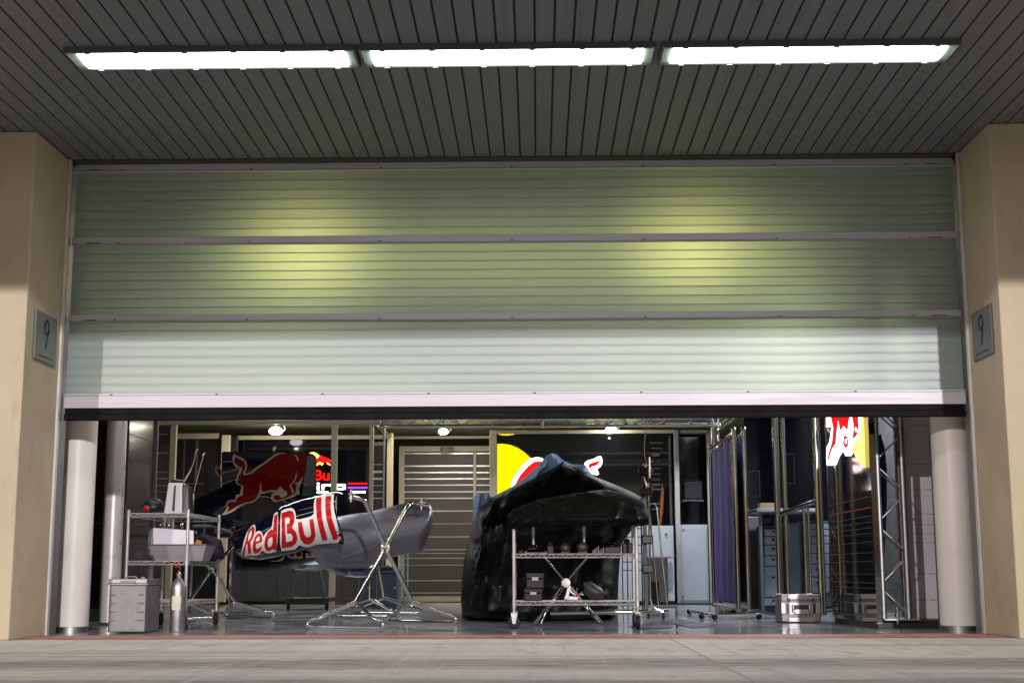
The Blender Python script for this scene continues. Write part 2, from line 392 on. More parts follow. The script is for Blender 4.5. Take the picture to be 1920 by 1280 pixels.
# canopy ceiling, slats run from the door out to the pit lane
mb = MB(); P_ = .1374
k = -110
while k < 110:
    x = .012+k*P_
    for (a, b) in ((-6.0, -.002),):
        w2 = P_/2-.0075
        mb.add([(x-w2, a, CZ+.03), (x-w2, a, CZ+.004), (x-w2+.004, a, CZ), (x+w2-.004, a, CZ), (x+w2, a, CZ+.004), (x+w2, a, CZ+.03),
                (x-w2, b, CZ+.03), (x-w2, b, CZ+.004), (x-w2+.004, b, CZ), (x+w2-.004, b, CZ), (x+w2, b, CZ+.004), (x+w2, b, CZ+.03)],
               [(0, 1, 7, 6), (1, 2, 8, 7), (2, 3, 9, 8), (3, 4, 10, 9), (4, 5, 11, 10)])
    k += 1
struct(mb.build('canopy_ceiling', M['slat']))
mb = MB(); mb.box(-16, 16, -6.0, -.002, CZ+.024, CZ+.044)
struct(mb.build('ceiling_backing', mat('backing', (.055, .055, .055), .8)))
mb = MB(); mb.box(-16, 16, -6.05, .6, CZ+.045, CZ+.6)
struct(mb.build('canopy_slab', M['void']))
mb = MB(); mb.box(-16, 16, -6.25, -6.05, CZ-.02, CZ+1.4)
struct(mb.build('canopy_fascia', M['plaster']))

for s, lb in ((-1, 'beige plastered pillar on the left of the garage opening'), (1, 'beige plastered pillar on the right of the garage opening')):
    t = thing('pillar', (s*4.8, -.42, 0), lb, 'pillar', 'beige pillars framing the garage')
    mb = MB(); x0, x1 = sorted((s*4.045, s*5.7)); mb.box(x0, x1, -.842, .02, 0, CZ-.003); mb.build('shaft', M['plaster'], t, bevel=.012)
    mb = MB(); x0, x1 = sorted((s*4.022, s*4.043)); mb.box(x0, x1, -.03, .03, .002, CZ-.005); mb.build('edge_trim', mat('trim_metal', (.62, .60, .58), .4, .2), t, bevel=.003)
    mb = MB(); x0, x1 = sorted((s*5.71, s*15)); mb.box(x0, x1, -.1, .1, 0, CZ-.003)
    tag(mb.build('wall', M['plaster']), 'plain building wall beyond the %s pillar' % ('left' if s < 0 else 'right'), 'wall')

# number signs on the reveals
for s in (-1, 1):
    X = s*4.04
    t = thing('number_sign', (X, -.42, 2.32), ('metal number nine sign on the left pillar' if s < 0 else 'metal number nine sign on the right pillar'), 'sign', 'number nine signs')
    y0, y1 = -.67, -.16; x0, x1 = sorted((X, X-s*.018))
    mb = MB(); mb.box(x0, x1, y0, y1, 2.325, 2.745); mb.build('plate', M['sign_plate'], t, bevel=.003)
    xf = X-s*.021; ux = (0, 1, 0) if s < 0 else (0, -1, 0)
    # hand built figure 9
    mb = MB(); cy = (y0+y1)/2; cz = 2.625; ro, ri = .062, .038; sg = 1 if s < 0 else -1
    nn = 28; vs = []
    for i in range(nn):
        a = 2*math.pi*i/nn; vs += [(xf, cy+math.cos(a)*ro*1.05, cz+math.sin(a)*ro*1.15), (xf, cy+math.cos(a)*ri*1.02, cz+math.sin(a)*ri*1.2)]
    mb.add(vs, [(2*i, 2*((i+1) % nn), 2*((i+1) % nn)+1, 2*i+1) for i in range(nn)])
    mb.add([(xf, cy+sg*.065, cz-.01), (xf, cy+sg*.04, cz-.02), (xf, cy-sg*.025, cz-.19), (xf, cy+sg*.003, cz-.19)], [(0, 1, 2, 3)])
    mb.build('numeral', M['ink'], t)
    mb = MB(); random.seed(5); y = y0+.09
    while y < y1-.09:
        l = .008+random.random()*.012; mb.box(min(xf, xf+.001), max(xf, xf+.001), y, y+l, 2.365, 2.374); y += l+.006
    mb.build('small_print', M['ink'], t)

# sectional overhead door
t = thing('overhead_door', (0, .15, 1.88), 'half raised sectional garage door with green translucent ribbed panels', 'garage door')
DY = .15; XE = 4.02
def ribs(z0, z1, name, lb):
    mb = MB(); n = max(1, round((z1-z0)/.088)); pts = []
    for i in range(n):
        for j in range(8):
            q = j/8; z = z1-(i+q)*(z1-z0)/n
            yy = -.0018*(1-(2*max(0, q-.06)/.94-1)**2)+.002*(1 if q < .06 else 0)
            pts.append((yy, z))
    pts.append((0, z0)); vs = []
    for yy, z in pts: vs += [(-XE, DY+yy, z), (XE, DY+yy, z)]
    mb.add(vs, [(2*i, 2*i+1, 2*i+3, 2*i+2) for i in range(len(pts)-1)])
    mb.cm = 1
    for i in range(1, n):
        z = z1-i*(z1-z0)/n; mb.box(-XE+.01, XE-.01, DY+.006, DY+.018, z-.006, z+.001)
    o = mb.build(name, [M['sheet'], M['web']], t, smooth=45); o['label'] = lb
ribs(3.552, 4.186, 'door_panel', 'upper green panel with two yellow glows')
ribs(2.83, 3.496, 'door_panel', 'middle green panel with two yellow glows')
ribs(2.112, 2.780, 'door_panel', 'lowest panel, pale and brightly lit')
for z0, z1, nm in ((4.178, 4.246, 'door_rail'), (3.488, 3.56, 'door_rail'), (2.772, 2.838, 'door_rail'), (1.99, 2.12, 'bottom_rail')):
    mb = MB(); mb.box(-XE-.005, XE+.005, DY-.03, DY+.02, z0, z1)
    rl = mb.build(nm, M['rail'] if nm == 'door_rail' else M['rail'], t, bevel=.003)
    mb = MB(); x = -3.6
    while x < 3.9:
        zz = z0+.018 if nm == 'door_rail' else z1-.012
        mb.box(x-.012, x+.012, DY-.033, DY-.0305, zz-.004, zz+.004); x += 1.2 if nm != 'bottom_rail' else .95
    if nm == 'door_rail':
        for sx in (-3.83, 3.83): mb.box(sx-.06, sx+.06, DY-.033, DY-.0305, z0+.014, z0+.020)
    mb.box(-XE, XE, DY-.0325, DY-.0303, (z0+.006 if nm == 'door_rail' else z1-.020), (z0+.009 if nm == 'door_rail' else z1-.017))
    mb.build('rivet', M['ink'], rl)
mb = MB(); mb.box(-XE, XE, DY-.012, DY+.03, 1.935, 1.989); mb.box(-XE, XE, DY-.035, DY+.035, 1.88, 1.934)
mb.build('bottom_seal', M['seal'], t, bevel=.006)
mb = MB(); mb.box(-3.998, 3.998, -.001, .12, 4.2465, CZ-.001)
tag(mb.build('lintel', M['olive']), 'dark green lintel strip between slatted ceiling and the raised door', 'lintel')
for s in (-1, 1):
    mb = MB(); x0, x1 = sorted((s*4.045, s*4.075)); mb.box(x0, x1, .025, .26, 0, 4.24)
    tag(mb.build('door_track', M['alu_dull']), 'vertical metal door track beside the %s pillar' % ('left' if s < 0 else 'right'), 'door track', 'door tracks')

# canopy strip lights
XL = ((-3.17, -1.07), (-1.045, 1.085), (1.125, 3.25))
for i, (a, b) in enumerate(XL):
    t = thing('canopy_light', ((a+b)/2, -2.56, CZ-.03), ('leftmost', 'middle', 'rightmost')[i]+' of the three long strip lights under the canopy', 'strip light', 'strip lights under the canopy')
    y0, y1 = -2.75, -2.38; mb = MB(); fz0, fz1 = CZ-.045, CZ+.02
    mb.box(a, b, y0, y0+.02, fz0, fz1); mb.box(a, b, y1-.02, y1, fz0, fz1); mb.box(a, a+.02, y0+.02, y1-.02, fz0, fz1); mb.box(b-.02, b, y0+.02, y1-.02, fz0, fz1)
    mb.build('housing', mat('light_housing', (.10, .10, .10), .5), t, bevel=.003)
    mb = MB(); mb.box(a+.02, b-.02, y0+.02, y1-.02, fz0+.012, fz1-.001)
    mb.build('lens', M['lens'], t)
    mb = MB(); prof = []
    for j in range(9):
        q = math.pi*j/8; prof.append((y0+.03+(1-math.cos(q))/2*(y1-y0-.06), fz0+.011-.018*math.sin(q)))
    vs = [(xx, yy, zz) for xx in (a+.085, b-.085) for yy, zz in prof]
    mb.add(vs, [(j, j+1, j+10, j+9) for j in range(8)]+[list(range(9)), list(range(9, 18))])
    mb.build('diffuser', M['tube'], t)
    mb = MB()
    for j in range(6):
        x = a+.17+j*(b-a-.34)/5
        for yy in (y0+.012, y1-.012): mb.box(x-.02, x+.02, yy-.011, yy+.013, fz0-.006, fz0-.001)
    mb.build('clip', M['alu_dull'], t)

# garage shell
mb = MB(); mb.box(-6.5, -6.35, .15, 14.2, 0, 4.6); tag(mb.build('garage_side_wall', M['olive']), 'dark wall running back along the left side of the garage', 'wall')
mb = MB(); mb.box(4.75, 4.9, .15, 14.2, 0, 4.6); tag(mb.build('garage_side_wall', M['panel_grey']), 'dark wall running back along the right side of the garage', 'wall')
mb = MB(); mb.box(-6.35, 4.75, 14.0, 14.2, 0, 4.6); tag(mb.build('garage_back_wall', M['olive']), 'dark green back wall of the garage above the striped screen', 'wall')
mb = MB(); mb.box(-6.35, 4.75, .25, 14.0, 4.35, 4.5); struct(mb.build('garage_ceiling', M['olive']))
mb = MB(); mb.box(-6.34, 4.74, 9.9, 13.95, 3.02, 3.10)
struct(mb.build('lowered_ceiling', mat('lowered_ceiling', (.26, .28, .17), .7)))

# two lamps glowing through the raised door, back bay lamps, and added unseen fill lights
for i, x in enumerate((-1.86, 1.55)):
    o = area('door_lamp', (x*1.18, 2.6, 3.86), .85, .34, 8.5, (1, .92, .55)); o.rotation_euler = Vector((-x*.13, -1, -.2)).to_track_quat('-Z', 'Y').to_euler()
    mb = MB(); mb.lathe((x*1.18, 2.85, 3.8), [(.10, 0), (.16, .05), (.16, .12), (.05, .2)], 16); mb.tube([(x*1.18, 2.85, 4.0), (x*1.18, 2.85, 4.34)], .015)
    tag(mb.build('ceiling_lamp', M['alu'], smooth=40), 'lamp hanging behind the raised door, '+('left' if i == 0 else 'right')+' of two yellow glows', 'lamp', 'lamps behind the raised door')
area('interior_fill', (-3.4, 6.0, 3.9), 2.5, .3, 60, (.92, .96, 1.0))  # unseen overhead fill added to brighten the garage interior
area('interior_fill', (2.4, 9.2, 3.6), 2.8, .3, 95, (.92, .96, 1.0))  # second added fill, set further back to light the pale cabinets
area('bay_lamp', (-1.3, 11.3, 2.99), 1.2, .2, 50, (1, .9, .72))
area('bay_lamp', (-4.0, 10.6, 2.99), 1.6, .2, 40, (1, .88, .66))
area('streak_light', (-2.4, 1.5, 2.45), 3.4, .035, 13, (.95, .88, 1))  # unseen strip added to draw a highlight along the bodywork crest
area('door_wash', (0, 2.4, 3.72), 6.2, .5, 17, (.95, 1, .55), (R(-80), 0, 0))  # added unseen wash that spreads a broad glow across the door panels
area('bay_lamp', (3.7, 5.4, 3.4), 1.2, .3, 140, (.86, .93, 1))  # added unseen fill that brightens the drawer units; no fixture hangs here
area('bay_lamp', (1.2, 9.6, 3.3), 2.2, .2, 50, (1, .95, .86))

def vpost(mb, px, py, Y, r, z0=0, z1=3.0, n=12):
    p = at(px, py, Y); mb.tube([(p.x, Y, z0), (p.x, Y, z1)], r, n); return p.x
def pbox(mb, x0, x1, y0, y1, Y, dep, yref=None):
    """box whose front face spans photo columns x0..x1 and rows y0..y1 at depth Y"""
    yr = yref or (y0+y1)/2
    a = at(x0, yr, Y); b = at(x1, yr, Y); zt = at((x0+x1)/2, y0, Y).z; zb = at((x0+x1)/2, y1, Y).z
    mb.box(a.x, b.x, Y, Y+dep, max(zb, .0), zt); return (a.x, b.x, zb, zt)

# ---- columns just inside the opening
for px, r, Y, lb in ((134, .158, .78, 'white round column just inside the left pillar'), (1799, .172, .60, 'white round column just inside the right pillar')):
    x = at(px, 1150, Y).x; t = thing('column', (x, Y, 0), lb, 'column', 'white round columns')
    mb = MB(); mb.lathe((x, Y, 0), [(r, .05), (r, 4.2)], 40); mb.build('shaft', M['white_paint'], t, smooth=40)
    mb = MB(); mb.lathe((x, Y, 0), [(r-.012, .0), (r-.012, .049)], 40); mb.build('base_ring', M['alu'], t, smooth=40)
mb = MB(); x = at(1765, 1100, .8).x+.03; mb.box(x-.055, x-.035, .80, .86, 0, 3.6); tag(mb.build('cover_strip', M['alu']), 'thin pale metal strip running up the left side of the right column', 'trim')
mb = MB(); mb.lathe((-4.235, 2.42, 0), [(.105, .03), (.105, 3.9)], 32)
tag(mb.build('metal_column', mat('satin_column', (.62, .58, .57), .3, .35, var=.05), smooth=40), 'slimmer satin metal column behind the left white column', 'column')
# dark partition behind the columns on the left
t = thing('partition', (-4.6, 2.7, 0), 'black partition with thin grooves between the two left columns', 'partition')
mb = MB(); mb.box(-5.3, -4.25, 2.66, 2.72, .16, 3.6); mb.build('panel', M['panel_black'], t)
mb = MB(); z = .30
for z in (.35, .62, .80, .93, 1.05): mb.box(-5.3, -4.25, 2.652, 2.659, z, z+.006)
mb.build('groove_strip', M['panel_grey'], t)
mb = MB(); mb.box(-5.3, -4.2, 2.60, 2.655, .03, .16); mb.build('skirting', M['alu_dull'], t)
t = thing('partition', (-4.16, 3.1, 0), 'glossy charcoal side partition behind the small wire shelf cart', 'partition')
mb = MB(); mb.box(-4.20, -4.16, 2.62, 3.62, .05, 3.6); mb.build('panel', mat('charcoal_gloss', (.05, .048, .052), .12, var=.2, scale=1.2), t)
mb = MB(); mb.box(-4.205, -4.13, 3.625, 3.66, .0, 3.6); mb.build('edge_post', M['alu_dull'], t)
mb = MB()
for z in (.45, .62, .78, .95, 1.12, 1.75, 2.0): mb.box(-4.158, -4.155, 2.62, 3.62, z, z+.006)
mb.build('groove_strip', M['ink'], t)

# ---- back left bay: beige frame with black panels
t = thing('display_frame', (-3.6, 9.6, 0), 'beige metal frame with tall posts around the back left bay', 'frame')
for x0, x1 in ((316, 327), (620, 631), (692, 699)):
    mb = MB(); a = at(x0, 900, 9.6).x; b = at(x1, 900, 9.6).x; mb.box(a, b, 9.6, 9.68, 0, 2.93); mb.build('post', M['beige'], t, bevel=.004)
mb = MB(); zt = at(500, 787, 9.55).z; a = at(285, 800, 9.6).x; b = at(714, 800, 9.6).x; mb.box(a, b, 9.55, 9.598, zt-.065, zt-.01); mb.box(a, b, 9.56, 9.598, zt+.02, zt+.09); mb.build('top_beam', M['beige'], t, bevel=.004)
t2 = thing('black_display_wall', (-3.3, 11.9, 0), 'black gloss display wall with lit racing lettering behind the bodywork', 'display wall')
mb = MB(); a = at(443, 900, 11.9).x; b = at(716, 900, 11.9).x; zt = at(550, 824, 11.9).z; mb.box(a, b, 11.9, 11.98, .62, zt); mb.build('panel', M['panel_black'], t2)
mb = MB(); mb.box(a, b, 11.86, 11.95, zt+.003, zt+.07); mb.build('top_rail', M['beige'], t2, bevel=.004)
Ys = 11.86
mb = MB(); mb.cm = 0
relief(mb, zp([(-3, 108), (50, 85), (110, 85), (160, 110), (225, 158), (200, 200), (160, 225), (130, 170), (80, 125)], 580, 840, 11.64), lambda x, y: Ys, lambda x, y: Ys+.02, 4)
mb.cm = 1
relief(mb, zp([(235, 150), (300, 175), (460, 240), (490, 290), (460, 300), (400, 320), (340, 300), (280, 310), (240, 270), (190, 310), (150, 290), (145, 230), (200, 205)], 580, 840, 11.64), lambda x, y: Ys-.004, lambda x, y: Ys+.02, 4)
mb.cm = 0
relief(mb, zp([(160, 385), (160, 330), (200, 310), (240, 290), (270, 330), (310, 310), (300, 350), (270, 375), (240, 350), (200, 355)], 580, 840, 11.64), lambda x, y: Ys-.008, lambda x, y: Ys+.02, 4)
relief(mb, zp([(370, 300), (460, 345), (460, 375), (390, 345)], 580, 840, 11.64), lambda x, y: Ys-.008, lambda x, y: Ys+.02, 4)
mb.build('bull_emblem', [M['e_pyel'], M['e_red']], t2)
pA = at(533, 901, Ys); pB = at(631, 901, Ys); pT = at(600, 880, Ys)
mb = MB(); textmesh(mb, 'Red Bull', pA, (1, 0, 0), (0, 0, 1), pB.x-pA.x, pT.z-pA.z, off=.03)
mb.build('red_lettering', M['e_red'], t2)
pA = at(528, 918, Ys); pB = at(648, 918, Ys); pT = at(600, 905, Ys)
def rrect(mb, x0, x1, y0, y1): relief(mb, [(x0, y0), (x1, y0), (x1, y1), (x0, y1)], lambda x, y: Ys, lambda x, y: Ys+.015, 6)
mb = MB()
rrect(mb, 594.2, 599, 904.5, 907.5); rrect(mb, 594.2, 599, 909.8, 918)             # i
rrect(mb, 603.2, 607.8, 908, 918); rrect(mb, 605, 624, 907, 911); rrect(mb, 620, 624.5, 909, 918)   # n
rrect(mb, 628.5, 647.5, 907, 911); rrect(mb, 628.5, 633, 911, 918); rrect(mb, 643, 648, 909, 920); rrect(mb, 628.5, 645, 914.5, 918)   # g
rrect(mb, 571, 589, 907, 911); rrect(mb, 571, 575.5, 909, 918); rrect(mb, 571, 589, 914.5, 918)   # c
rrect(mb, 549, 567, 907, 910); rrect(mb, 563, 567, 909, 918); rrect(mb, 549, 563, 911.5, 914); rrect(mb, 549, 563, 915.5, 918); rrect(mb, 549, 552.5, 912, 918)
rrect(mb, 529, 533.5, 905, 918); rrect(mb, 533, 546, 905, 908); rrect(mb, 542, 546, 907, 912); rrect(mb, 533, 546, 911, 914); rrect(mb, 541, 546, 913.5, 918)
mb.build('white_lettering', M['e_white'], t2)
mb = MB(); mb.cm = 0; rrect(mb, 652, 689, 904.5, 908); mb.cm = 1; rrect(mb, 652, 689, 912, 915.5); mb.cm = 2; rrect(mb, 660, 685, 920, 924); rrect(mb, 594, 616, 921, 924.3)
mb.build('light_stripe', [M['e_red'], M['e_pur'], M['e_white']], t2)
# low grey units under the black wall
t3 = thing('low_cabinet', (-3.5, 11.6, 0), 'long low charcoal cabinet below the black wall behind the stands', 'cabinet')
mb = MB(); pbox(mb, 430, 716, 1058, 1126, 11.6, .28); mb.build('body', mat('charcoal', (.045, .045, .05), .4), t3, bevel=.01)
mb = MB()
for x in (462, 520, 578, 640): pbox(mb, x, x+1.2, 1062, 1122, 11.596, .002)
mb.build('door_gap', M['ink'], t3)
# left pieces of the bay
t4 = thing('side_display', (-4.8, 11.2, 0), 'dark framed glass display left of the black wall', 'display')
mb = MB(); a = pbox(mb, 329, 411, 824, 1128, 11.4, .05); mb.build('glass', mat('smoked_glass', (.02, .02, .018), .08), t4)
mb = MB(); pbox(mb, 411, 426, 815, 1128, 11.3, .10); pbox(mb, 326, 410, 812, 822, 11.34, .05); mb.build('frame', M['beige'], t4, bevel=.004)
mb = MB(); pbox(mb, 340, 343, 822, 1100, 11.395, .004); pbox(mb, 329, 400, 905, 907, 11.395, .004); pbox(mb, 366, 371, 822, 905, 11.395, .004); mb.build('inner_frame', M['panel_grey'], t4)
mb = MB(); pbox(mb, 426.5, 442, 818, 1060, 11.6, .1); tag(mb.build('speaker_cabinet', M['black'], bevel=.01), 'narrow black cabinet beside the beige post of the back bay', 'cabinet')
t5 = thing('mirror_screen', (-5.7, 11.5, 0), 'narrow taupe panel with mirror stripes at the far left', 'panel')
mb = MB(); pbox(mb, 288, 315, 800, 1100, 11.5, .05); mb.build('panel', M['taupe'], t5)
mb = MB()
for y, h in ((812, 3), (848, 2), (884, 1.5), (895, 3.5), (909, 2.2), (922, 1)): pbox(mb, 289, 314, y, y+h, 11.49, .009)
mb.build('mirror_strip', M['mirror'], t5)
t5 = thing('mirror_screen', (-2.6, 9.9, 0), 'narrow taupe panel with mirror stripes right of the black display wall', 'panel')
mb = MB(); pbox(mb, 700, 717, 835, 1128, 9.9, .04); mb.build('panel', M['taupe'], t5)
mb = MB()
for y, h in ((870, 1), (882, 4), (895, 4), (909, 1.2), (920.5, 2), (932.5, 2)): pbox(mb, 700, 717, y, y+h, 9.893, .006)
mb.build('mirror_strip', M['mirror'], t5)
mb = MB(); pbox(mb, 717.3, 720, 800, 1128, 9.88, .05); pbox(mb, 700, 717, 828, 835, 9.89, .05); mb.build('frame', M['alu'], t5)
mb = MB(); pbox(mb, 724, 735, 812, 1126, 11.6, .12); tag(mb.build('beige_post', M['beige'], bevel=.005), 'beige post beside the striped back screen on its left', 'post')
mb = MB(); mb.tube([at(703, 786, 9.3), at(735, 820, 11.7)], .022); mb.tube([at(700, 792, 9.3), at(733, 826, 11.7)], .015)
for k in range(6):
    q = k/6; mb.tube([at(703+32*q, 786+34*q, 9.3+2.4*q), at(700+33*(q+.08), 792+34*(q+.08), 9.3+2.4*(q+.08))], .008)
tag(mb.build('brace', M['brass'], smooth=40), 'slanting truss piece running back above the striped screen', 'truss')

# ---- striped screen at the back centre
t = thing('striped_screen', (-1.2, 13.1, 0), 'wide taupe back screen with horizontal mirror stripes and beige frame', 'screen wall')
mb = MB(); pbox(mb, 757, 887, 846, 1117, 13.14, .04); pbox(mb, 893, 925, 846, 1117, 13.14, .04); mb.build('panel', M['taupe'], t)
mb = MB(); pbox(mb, 747, 757, 836, 1126, 13.08, .12); pbox(mb, 887.3, 892.7, 846.3, 1117, 13.09, .1); pbox(mb, 757.2, 925, 836, 846, 13.09, .1); pbox(mb, 757.2, 925, 1117.3, 1127, 13.09, .1); mb.build('frame', M['beige'], t, bevel=.004)
mb = MB()
for y, h in ((849, 1.5), (872, 2.2), (884, 2.5), (896, 2.4), (908, 1.6), (920.5, 2), (932.5, 2.2), (956.5, 2.2), (981, 1), (1005, 1.8), (1029, 1.6), (1036, 1.2), (1045, 1.6), (1058, 1.2), (1087, 1.8), (1110, 1.6)):
    pbox(mb, 757.3, 886.7, y, y+h, 13.13, .009); pbox(mb, 893.3, 925, y, y+h, 13.13, .009)
mb.build('mirror_strip', M['mirror'], t)
t = thing('exit_sign', at(838, 843, 13.0), 'small dark green fire exit sign with a left arrow above the back screen', 'sign')
mb = MB(); pbox(mb, 825, 851, 836.5, 848.5, 13.03, .03); mb.build('board', M['exit_green'], t, bevel=.004)
mb = MB(); p = [at(x, y, 13.02) for x, y in ((830.5, 838), (832, 838.6), (828.6, 842.5), (832, 846.4), (830.5, 847), (826.8, 842.5))]; mb.add(p, [(0, 1, 2, 5), (5, 2, 3, 4)])
pa = at(840, 842, 13.02); pb = at(849.5, 842, 13.02); textmesh(mb, 'FIRE', pa, (1, 0, 0), (0, 0, 1), pb.x-pa.x, .034, off=.02)
pa = at(840, 847.5, 13.02); textmesh(mb, 'EXIT', pa, (1, 0, 0), (0, 0, 1), pb.x-pa.x, .034, off=.02)
mb.build('lettering', M['ink'], t)
mb = MB(); pbox(mb, 735, 918, 817, 822, 12.6, .06); tag(mb.build('cross_beam', M['beige'], bevel=.003), 'thin beige beam crossing above the striped back screen', 'beam')

# visible interior lamps
for (x, y, Y, rx, rz, lb) in ((517, 808, 10.9, .11, .055, 'oval white lamp glowing under the ceiling of the left bay'), (831, 809, 10.9, .08, .045, 'white lamp glowing above the striped back screen'), (1146, 804, 10.9, .09, .03, 'small white lamp above the big yellow display')):
    p = at(x, y, Y); t = thing('bay_lamp', p, lb, 'lamp', 'lamps of the back bays')
    d = bpy.data.lights.new('bay_bulb', 'POINT'); d.energy = 14; d.color = (1, .92, .75); d.shadow_soft_size = 0; o = bpy.data.objects.new('bay_bulb', d); col.objects.link(o); o.location = (p.x, p.y-.02, p.z-rz-.06)
    mb = MB(); mb.lathe((p.x, p.y, p.z), [(rx*.6, -rz), (rx, -rz*.5), (rx, rz*.4), (rx*.7, rz)], 20); mb.build('glass', M['tube'], t, smooth=60)
    mb = MB(); mb.lathe((p.x, p.y, p.z), [(rx*.5, rz+.002), (rx*.6, rz+.03)], 16); mb.tube([(p.x, p.y, p.z+rz+.02), (p.x, p.y, 3.02)], .012); mb.tube([(p.x+rx+.01, p.y, p.z-.01), (p.x+rx+.05, p.y, p.z+.02), (p.x+rx+.03, p.y, p.z+.09)], .012, 8); mb.build('holder', M['alu'], t, smooth=40)

# ---- overhead truss
t = thing('overhead_truss', (0, 7.5, 2.7), 'chrome lattice truss spanning above the back of the garage', 'truss')
za = at(1000, 798, 7.5).z; xa, xb = at(708, 800, 7.5).x, at(1352, 800, 7.5).x
mb = MB(); mb.tube([(xa, 7.5, za), (xb, 7.5, za)], .024, 14); mb.tube([(xa, 7.35, za+.09), (xb, 7.35, za+.09)], .018, 12); mb.tube([(xa, 7.72, za+.2), (xb, 7.72, za+.2)], .024, 12); mb.build('chord', M['brass'], t, smooth=40)
mb = MB(); k = 0; x = xa
while x < xb-.3:
    mb.tube([(x, 7.5, za), (x+.2, 7.35, za+.09), (x+.4, 7.5, za)], .006, 8); mb.tube([(x, 7.5, za), (x+.2, 7.72, za+.2), (x+.4, 7.5, za)], .006, 8); x += .4
mb.build('lattice', M['alu_dull'], t, smooth=40)
mb = MB(); p = at(1017, 800, 7.4); mb.tube([(p.x, 7.4, p.z-.02), (p.x, 7.4, p.z+.09)], .022, 12); mb.build('coupler', M['alu'], t, smooth=40)
t = thing('corner_truss', (2.9, 6.5, 2.6), 'chrome truss turning from the overhead truss towards the right wall', 'truss')
mb = MB(); mb.tube([at(1343, 812, 8.3), at(1395, 772, 5.6)], .024, 12); mb.tube([at(1343, 802, 8.3), at(1380, 772, 6.2)], .02, 12); mb.build('chord', M['brass'], t, smooth=40)
mb = MB()
for k in range(6): mb.tube([at(1345+8*k, 811-6*k, 8.2-.45*k), at(1348+8*k, 798-5*k, 8.0-.4*k)], .008, 8)
mb.build('lattice', M['brass'], t, smooth=40)
mb = MB(); x = at(1341, 950, 8.3).x; mb.tube([(x, 8.3, 0), (x, 8.3, 2.9)], .035, 14); mb.tube([(x+.1, 8.45, 0), (x+.1, 8.45, 2.9)], .02, 10); mb.build('upright', M['brass'], t, smooth=40)

# ---- big yellow display, right of centre
YD = 11.2
t = thing('lit_display', (1.0, YD, 0), 'big black display wall with lit yellow disc and red charging emblem', 'display wall')
mb = MB(); pbox(mb, 931, 1266, 813, 1130, YD, .08); mb.build('panel', M['panel_black'], t)
mb = MB(); pbox(mb, 918, 931, 806, 1130, YD-.08, .16); pbox(mb, 931.2, 1266, 806, 812, YD-.08, .16); mb.build('frame', M['beige'], t, bevel=.004)
Q = lambda pts: zp(pts, 920, 800, 5.333)
mb = MB()
relief(mb, Q([(65, 170), (130, 168), (200, 180), (270, 208), (340, 255), (400, 310), (440, 370), (465, 450), (470, 620), (400, 800), (65, 800)]), lambda x, y: YD-.02, lambda x, y: YD-.002, 12)
relief(mb, Q([(70, 68), (250, 68), (220, 80), (160, 86), (100, 82)]), lambda x, y: YD-.02, lambda x, y: YD-.002, 6)
mb.build('disc', M['e_yel'], t)
mb = MB(); mb.cm = 0
relief(mb, Q([(205, 640), (205, 560), (250, 470), (330, 370), (400, 315), (460, 303), (510, 310), (560, 350), (800, 470), (900, 640)]), lambda x, y: YD-.026, lambda x, y: YD-.021, 12)
relief(mb, rounded(Q([(1085, 290), (1110, 300), (1118, 350), (1105, 390), (1060, 425), (1085, 465), (1070, 480), (1020, 473), (960, 440), (935, 400), (940, 360), (970, 335), (1030, 320)]), 1), lambda x, y: YD-.026, lambda x, y: YD-.002, 6)
mb.cm = 1
relief(mb, Q([(243, 640), (245, 570), (290, 485), (370, 395), (430, 347), (500, 340), (560, 380), (760, 480), (860, 640)]), lambda x, y: YD-.032, lambda x, y: YD-.027, 12)
relief(mb, Q([(1088, 332), (1088, 355), (1060, 385), (1012, 398), (1000, 412), (1022, 440), (1068, 476), (1040, 473), (990, 425), (975, 392), (990, 362), (1040, 350)]), lambda x, y: YD-.032, lambda x, y: YD-.027, 6)
mb.build('charging_emblem', [M['e_white'], M['e_red']], t)
mb = MB()
for i, (y, wd) in enumerate(((830, 24), (840, 17), (878, 17), (888, 17), (898, 18), (908, 17), (917, 19), (944, 12), (954, 14))):
    if i in (4,): pa = at(1222, y+2, YD-.02); pb = at(1238, y+2, YD-.02); textmesh(mb, 'CASIO', pa, (1, 0, 0), (0, 0, 1), pb.x-pa.x, .035, off=.02); continue
    random.seed(i); x = 1230-wd/2
    while x < 1230+wd/2:
        l = .9+random.random()*1.4; pbox(mb, x, x+l, y-1.2, y+1.2, YD-.02, .012); x += l+.7
pa = at(1224.5, 867, YD-.02); textmesh(mb, 'LG', (pa.x+.05, pa.y, pa.z), (1, 0, 0), (0, 0, 1), .075, .045, off=.02)
c = at(1222.5, 865, YD-.02); mb.lathe((c.x, c.y, c.z), [(.024, 0), (.024, .01)], 16, axis='y')
el = [(1229+9*math.cos(a*math.pi/8), 852+3.6*math.sin(a*math.pi/8)) for a in range(16)]; relief(mb, el, lambda x, y: YD-.02, lambda x, y: YD-.005, 4)
mb.build('sponsor_list', M['greytext'], t)
mb = MB(); relief(mb, [(1241, 905), (1245, 920), (1243, 960), (1239, 985), (1236, 985), (1238, 940)], lambda x, y: YD-.02, lambda x, y: YD-.005, 6); mb.build('orange_stroke', mat('orange_print', (.25, .07, .02), .3), t)
mb = MB(); pbox(mb, 1255, 1259, 820, 983, YD-.03, .028); mb.build('inner_mullion', M['panel_grey'], t)

